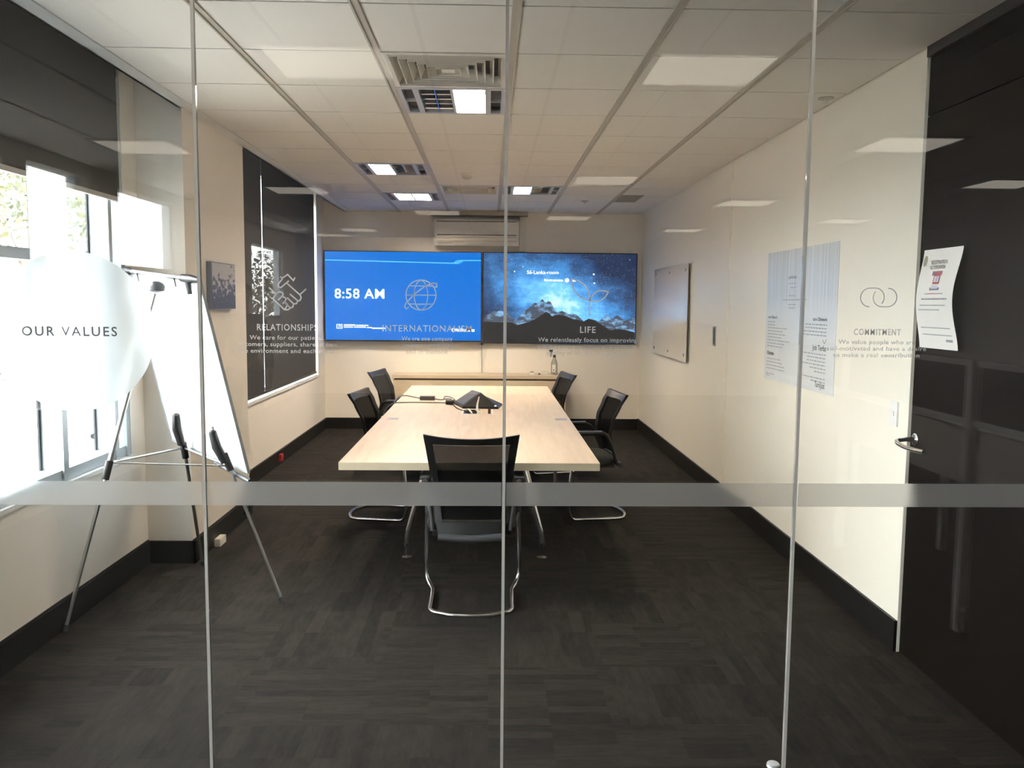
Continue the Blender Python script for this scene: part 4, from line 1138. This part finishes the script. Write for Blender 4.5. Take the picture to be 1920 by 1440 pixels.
# ================================================================== OUTSIDE THE WINDOWS
GZ = -1.25
M_ASPH = P('asphalt', (.017,.020,.024), .9, var=.15, scale=3)
M_KERB = P('pale_concrete', (.05,.052,.055), .9, var=.1, scale=2)
struct(MB().box(-70, -2.2, -40, 60, GZ-.1, GZ).done('ground', M_ASPH))
struct(MB().box(-26, -12.4, -40, 60, GZ, GZ+.12).done('footpath', M_KERB))
struct(MB().box(-6.1, -2.2, -40, 60, GZ, GZ+.03).done('bounce_strip', P('bounce_strip_pale', (.27,.26,.25), .9, var=.08, scale=4)))  # unseen pale strip added to bounce daylight up onto the ceiling
struct(MB().box(-2.4, OX1+.3, OY0-.3, YB+.35, GZ-.1, -.14).done('foundation', M_KERB))

def leaf_mat(name, c1, c2):
    m = bpy.data.materials.new(name); nt, N, K = nodes_of(m)
    b = N['Principled BSDF']; b.inputs['Roughness'].default_value = .6
    tc = N.new('ShaderNodeTexCoord'); n = N.new('ShaderNodeTexNoise'); n.inputs['Scale'].default_value = 1.2; K.new(tc.outputs['Object'], n.inputs['Vector'])
    r = N.new('ShaderNodeValToRGB'); r.color_ramp.elements[0].position = .35; r.color_ramp.elements[0].color = (*c1, 1); r.color_ramp.elements[1].position = .65; r.color_ramp.elements[1].color = (*c2, 1)
    K.new(n.outputs['Fac'], r.inputs[0]); K.new(r.outputs[0], b.inputs['Base Color'])
    tr = N.new('ShaderNodeBsdfTranslucent'); K.new(r.outputs[0], tr.inputs[0])
    mx = N.new('ShaderNodeMixShader'); mx.inputs[0].default_value = .35
    K.new(b.outputs[0], mx.inputs[1]); K.new(tr.outputs[0], mx.inputs[2]); K.new(mx.outputs[0], N['Material Output'].inputs[0])
    return m
M_LEAF = leaf_mat('tree_leaves', (.018,.026,.008), (.065,.064,.020))
M_BARK = P('bark', (.16,.13,.10), .9, var=.3, scale=8)
def tree(x, y, h, r, label, seed, nl=2600):
    R_ = random.Random(seed)
    t = thing('street_tree', label, 'tree', (x, y, GZ), 'trees across the street')
    m = MB(); m.tube([(x,y,GZ),(x+.1,y,GZ+h*.3),(x,y+.1,GZ+h*.62)], [.20,.15,.08], 10)
    tips = []
    for k in range(9):
        a = k*2.4; e = R_.uniform(.35,.9)
        q = Vector((x+math.cos(a)*r*.62, y+math.sin(a)*r*.62, GZ+h*(.45+.4*e)))
        m.tube([(x+.05,y+.05,GZ+h*.36), (Vector((x,y,GZ+h*.45)) + q)/2, q], [.07,.045,.015], 7); tips.append(q)
    m.done('trunk', M_BARK, t, smooth=True)
    m = MB(); tips.append(Vector((x,y,GZ+h*.85)))
    for i in range(nl):
        c = R_.choice(tips)
        d = Vector((R_.gauss(0,1), R_.gauss(0,1), R_.gauss(0,.8))).normalized()*(r*.48*R_.random()**.4)
        p = c + d; s = R_.uniform(.07,.17)
        u = Vector((R_.gauss(0,1), R_.gauss(0,1), R_.gauss(0,1))).normalized(); v = u.orthogonal().normalized()
        m.bm.faces.new([m.bm.verts.new(p + q) for q in (-u*s, v*s*.5, u*s, -v*s*.5)])
    m.keep = True
    m.done('foliage', M_LEAF, t)
tree(-14.5, 24.0, 9.5, 4.2, 'leafy tree outside the left window, leftmost', 1)
tree(-17.5, 32.5, 10.5, 4.4, 'leafy tree outside the left window, seen beside the second mullion', 2)
tree(-24.5, 22.5, 12.0, 5.0, 'tall leafy tree farther back across the street', 3)
tree(-11.0, -34.0, 4.2, 3.6, 'leafy tree at the far end of the office street front', 5)

def car(x, y, rz, col, label):
    t = thing('parked_car', label, 'car', (x, y, GZ), 'cars parked outside', local=True); t.rotation_euler = (0, 0, rz)
    paint = P('car_paint_'+col[0], col[1], .25, .1, var=.01, coat=.6)
    prof = [(-2.15,.42,.60),(-2.12,.75,.72),(-1.75,.92,.80),(-1.15,.98,.84),(-.45,1.38,.66),(.30,1.46,.64),(1.05,1.36,.64),(1.75,1.02,.78),(2.10,.92,.74),(2.14,.48,.62)]
    # sections along the length: body shell with a tucked cabin
    m = MB(); rows = []
    for (px, zt, hw) in prof:
        hb = .80 if abs(px) < 1.9 else .74
        sh = min(zt, .88)
        pts = [(-hb,.28),(-hb-.03,.55),(-hb+.02,sh),(-hw,zt-.02 if zt > sh else sh),(-hw*.6,zt+.015),(hw*.6,zt+.015),(hw,zt-.02 if zt > sh else sh),(hb-.02,sh),(hb+.03,.55),(hb,.28)]
        rows.append([m.bm.verts.new((px, a, b)) for a, b in pts])
    for A, B in zip(rows, rows[1:]):
        for i in range(len(A)): m.bm.faces.new((A[i], A[(i+1) % len(A)], B[(i+1) % len(B)], B[i]))
    m.bm.faces.new(rows[0][::-1]); m.bm.faces.new(rows[-1])
    m.done('body', paint, t, smooth=True)
    gm = P('car_window_glass', (.03,.04,.05), .06)
    w = MB()
    for s in (-1, 1):
        w.poly([(-.95,s*.80,.96),(.95,s*.80,.96),(.85,s*.685,1.32),(-.42,s*.685,1.32)])
    w.poly([(-1.18,-.62,1.00),(-1.18,.62,1.00),(-.52,.56,1.365),(-.52,-.56,1.365)]); w.poly([(1.70,-.62,1.06),(1.70,.62,1.06),(1.12,.56,1.35),(1.12,-.56,1.35)])
    w.done('windows', gm, t)
    for px in (-1.35, 1.35):
        for s in (-1, 1):
            k = MB().lathe([(.20,-.10),(.31,-.09),(.32,0),(.31,.09),(.20,.10)], (px, s*.76, .32), 24, 'Y').done('wheel', M_BLACK, t, smooth=True)
            MB().lathe([(.18,-.012),(.19,0),(.05,.012)], (px, s*.865, .32), 16, 'Y').done('hub_cap', M_SATIN, k)
    for s in (-1, 1):
        MB().box(-.62, -.44, s*.90-.06, s*.90+.06, .98, 1.10).done('wing_mirror', paint, t, bevel=.02)
    return t
car(-5.6, 8.7, math.radians(80), ('silver', (.62,.64,.66)), 'silver car close outside the left window, lower left')
car(-8.2, 15.2, math.radians(100), ('white', (.82,.82,.82)), 'white car farther off, seen between the two window mullions')

# ================================================================== OFFICE BEHIND THE CAMERA (seen mirrored in the glass)
W = MB()
W.box(OX0-.15, OX0, -4.05, -2.68, .68, 1.82).box(OX0-.15, OX0, -8.60, -6.84, .68, 1.28).box(OX0-.15, OX0, -8.60, -6.84, 2.36, 2.55).box(OX0-.15, OX0, OY0, YG, 0, .68).box(OX0-.15, OX0, OY0, YG, 2.55, 2.95)
for a, b in ((OY0, -8.60), (-6.84, -4.05), (-2.68, -2.05), (-1.20, -.9), (.6, YG)): W.box(OX0-.15, OX0, a, b, .68, 2.55)
struct(W.done('wall_left_office', M_WALL))
struct(MB().box(OX0-.15, XL-.18, YG-.02, YG+.13, 0, 2.95).done('wall_return', M_WALL))
struct(MB().box(OX0-.15, OX1+.15, OY0-.15, OY0, 0, 2.95).done('wall_rear', M_WALL))
struct(MB().box(OX1, OX1+.15, OY0, YG+.1, 0, 2.95).done('wall_right_office', M_WALL))
struct(MB().box(XR+.12, OX1, YG, YG+.12, 0, 2.95).done('wall_side_office', P('office_dark_wall', (.10,.095,.09), .6)))
for k, (a, b, z0, z1) in enumerate(((-8.60,-6.84,1.28,2.36), (-4.05,-2.68,1.82,2.55), (-2.05,-1.20,.68,2.55), (-.9,.6,.68,2.55))):
    wn_ = struct(MB().box(OX0-.12, OX0-.05, a, a+.05, z0, z1).box(OX0-.12, OX0-.05, b-.05, b, z0, z1).box(OX0-.12, OX0-.05, a, b, z0, z0+.06).done('window_%d' % (k+3), M_ALU))
    MB().box(OX0-.09, OX0-.084, a+.05, b-.05, z0+.06, z1).done('pane', M_GLASS, wn_)
M_OLIT = EM('office_diffuser', (1.0, .90, .76), OFFICE_LAMP)
for (x, y) in ((-.74,.99),(1.0,.965),(1.0,-2.57),(-1.9,-3.5),(-2.49,-1.24),(2.8,-.76),(-.65,-5.43),(.98,-5.89),(2.73,-4.1),(-2.0,-8.0),(-2.6,-9.1),(2.8,-7.5),(4.55,-2.5),(4.55,.97),(4.55,-5.9),(-2.45,2.17),(-.74,2.17),(1.0,2.17),(2.8,2.17),(4.55,2.17)):  # row nearest the glass is added out of view to brighten the office
    t = thing('office_ceiling_light', 'lit square ceiling light of the open office, mirrored in the glass; row nearest the glass is added fill', 'ceiling light', (x, y, CE), 'office lights mirrored in the glass')
    m = MB(); m.box(x-.29, x+.29, y-.29, y-.26, CE-.012, CE-.001).box(x-.29, x+.29, y+.26, y+.29, CE-.012, CE-.001).box(x-.29, x-.26, y-.26, y+.26, CE-.012, CE-.001).box(x+.26, x+.29, y-.26, y+.26, CE-.012, CE-.001)
    m.done('frame', M_FITGREY, t)
    MB().box(x-.26, x+.26, y-.26, y+.26, CE-.006, CE-.002).done('diffuser', M_OLIT, t)
# workstation screens along the right of the camera
M_SCREENF = P('dark_screen_fabric', (.012,.012,.012), .9, var=.1, scale=200)
M_POST = P('grey_post', (.55,.52,.48), .45, .2)
M_DESKF = P('taupe_panel', (.32,.28,.245), .5)
for k, (a, b) in enumerate(((-1.6,-.32), (-.28,1.10), (1.15,2.30))):
    lab = ['dark fabric desk screen mirrored in the door glass, farthest section', 'dark fabric desk screen mirrored in the glass, middle section', 'dark fabric desk screen mirrored in the glass, nearest section'][k]
    t = thing('desk_screen', lab, 'desk screen', (2.28, (a+b)/2, 0), 'workstation screens')
    MB().box(2.265, 2.295, a+.03, b-.03, 1.035, 1.285).done('fabric_panel', M_SCREENF, t)
    MB().box(2.26, 2.30, a, b, 1.285, 1.315).box(2.26, 2.30, a, b, 1.005, 1.035).done('rail', M_POST, t)
    MB().box(2.27, 2.29, a+.03, b-.03, .72, .985).done('modesty_panel', M_DESKF, t)
    MB().box(2.255, 2.305, b-.03, b+.012, .0, 1.315).done('post', M_POST, t)
    MB().box(2.31, 2.95, a, b, .71, .735).done('desk_top', M_CRED, t)
    MB().box(2.9, 2.94, a, a+.04, 0, .71).done('desk_leg', M_POST, t)

# ================================================================== PERSON (mirrored in the glass)
def skin_obj(name, chains, mat, parent, sub=2):
    """chains: lists of (x, y, z, rx, ry); a chain's first point may repeat an earlier one to branch there"""
    idx, V, R_, E = {}, [], [], []
    for ch_ in chains:
        prev = None
        for (x, y, z, a, b) in ch_:
            k = (round(x, 4), round(y, 4), round(z, 4))
            if k not in idx: idx[k] = len(V); V.append((x, y, z)); R_.append((a, b))
            if prev is not None: E.append((prev, idx[k]))
            prev = idx[k]
    me = bpy.data.meshes.new(name); me.from_pydata(V, E, [])
    o = bpy.data.objects.new(name, me); COL.objects.link(o)
    o.modifiers.new('Skin', 'SKIN')
    for i, sv in enumerate(me.skin_vertices[0].data): sv.radius = R_[i]; sv.use_root = (i == 0)
    if sub: o.modifiers.new('Sub', 'SUBSURF').levels = sub; o.modifiers['Sub'].render_levels = sub
    dg = bpy.context.evaluated_depsgraph_get(); ev = o.evaluated_get(dg)
    m2 = bpy.data.meshes.new_from_object(ev); bpy.data.objects.remove(o)
    for p in m2.polygons: p.use_smooth = True
    m2.materials.append(mat)
    o = bpy.data.objects.new(name, m2); COL.objects.link(o)
    if parent is not None: attach(o, parent)
    return o
def person(loc, rz):
    t = thing('person', 'person in dark jumper and trousers, dimly mirrored in front of the dark blinds', 'person', loc, local=True)
    t.rotation_euler = (0, 0, rz)
    skin = P('skin', (.46,.29,.21), .5); cloth = P('dark_jumper_wool', (.018,.019,.024), .9, bump=.3, scale=120); trs = P('dark_trousers', (.014,.014,.016), .85)
    PV = (0,0,.93,.125,.095)
    ch_ = [[PV, (0,.005,1.12,.12,.088), (0,0,1.29,.14,.10), (0,-.012,1.42,.075,.065), (0,.0,1.485,.054,.056), (0,.022,1.555,.062,.072), (0,.012,1.625,.076,.092), (0,.002,1.69,.062,.076)]]
    for sx in (-1, 1):
        ch_.append([(0,0,1.29,.14,.10), (sx*.165,-.012,1.385,.058,.058), (sx*.222,-.03,1.12,.042,.042), (sx*.236,.045,.885,.027,.030), (sx*.236,.066,.815,.024,.040)])
        for k, (dy, L, rr) in enumerate(((.022,.072,.0085),(.008,.082,.009),(-.007,.077,.0085),(-.020,.060,.008))):
            b = (sx*.236,.066,.815,.024,.040)
            ch_.append([b, (sx*.236,.072+dy,.785,rr,rr), (sx*.232,.078+dy,.785-L*.55,rr*.95,rr*.95), (sx*.222,.078+dy,.785-L,rr*.8,rr*.8)])
        ch_.append([(sx*.236,.045,.885,.027,.030), (sx*.226,.085,.845,.011,.011), (sx*.220,.105,.805,.010,.010), (sx*.216,.112,.775,.008,.008)])
        ch_.append([PV, (sx*.092,0,.86,.085,.09), (sx*.10,.015,.48,.056,.06), (sx*.10,-.015,.10,.036,.042), (sx*.11,.10,.045,.036,.030)])
    skin_obj('body', ch_, skin, t)
    P1 = (0,0,.90,.15,.118)
    j = [[P1, (0,.005,1.12,.138,.105), (0,0,1.29,.158,.118), (0,-.012,1.425,.082,.076)]]
    for sx in (-1, 1): j.append([(0,0,1.29,.158,.118), (sx*.167,-.012,1.385,.074,.074), (sx*.224,-.03,1.12,.056,.056), (sx*.237,.042,.905,.042,.044)])
    skin_obj('jumper', j, cloth, t)
    q = [[(0,0,.93,.135,.105)]]
    q = []
    for sx in (-1, 1): q.append([(0,0,.93,.138,.108), (sx*.092,0,.86,.098,.104), (sx*.10,.015,.48,.074,.078), (sx*.10,-.012,.085,.058,.064)])
    skin_obj('trousers', q, trs, t)
    for sx in (-1, 1): skin_obj('shoe', [[(sx*.10,-.05,.048,.045,.045), (sx*.105,.06,.042,.048,.040), (sx*.115,.165,.034,.042,.030)]], M_BLACK, t)
    m = MB(); rows = []
    for a in range(7):
        th_ = math.pi*.5*a/6
        rows.append([m.bm.verts.new((.089*math.cos(th_)*math.cos(f_*2*math.pi/20), -.012 + .098*math.cos(th_)*math.sin(f_*2*math.pi/20)*(1 if math.sin(f_*2*math.pi/20) < 0 else .72), 1.650 + .088*math.sin(th_))) for f_ in range(20)])
    for A, B in zip(rows, rows[1:]):
        for i in range(20): m.bm.faces.new((A[i], A[(i+1) % 20], B[(i+1) % 20], B[i]))
    m.done('hair', P('short_grey_hair', (.10,.09,.085), .8, bump=.5, scale=200), t, smooth=True)
    for sx in (-1, 1):
        e = MB().lathe([(.002,-.011),(.009,-.006),(.0115,0),(.009,.006),(.002,.011)], (sx*.031,.083,1.622), 14, 'Y').done('eye', M_WHITE, t, smooth=True)
        MB().lathe([(.001,.0),(.0055,.0005),(.001,.0015)], (sx*.031,.0935,1.622), 12, 'Y').done('iris', M_INK, e, smooth=True)
        skin_obj('ear', [[(sx*.078,-.005,1.645,.010,.016), (sx*.083,-.008,1.615,.009,.015), (sx*.078,0,1.592,.008,.010)]], skin, t, 1)
    skin_obj('nose', [[(0,.096,1.625,.007,.007), (0,.113,1.590,.011,.011), (0,.098,1.578,.012,.006)]], skin, t, 2)
    skin_obj('mouth', [[(-.022,.083,1.548,.003,.004), (0,.092,1.549,.005,.006), (.022,.083,1.548,.003,.004)]], P('lips', (.36,.16,.14), .5), t, 1)
    return t
person((-2.35, -3.1, 0), math.radians(-20))
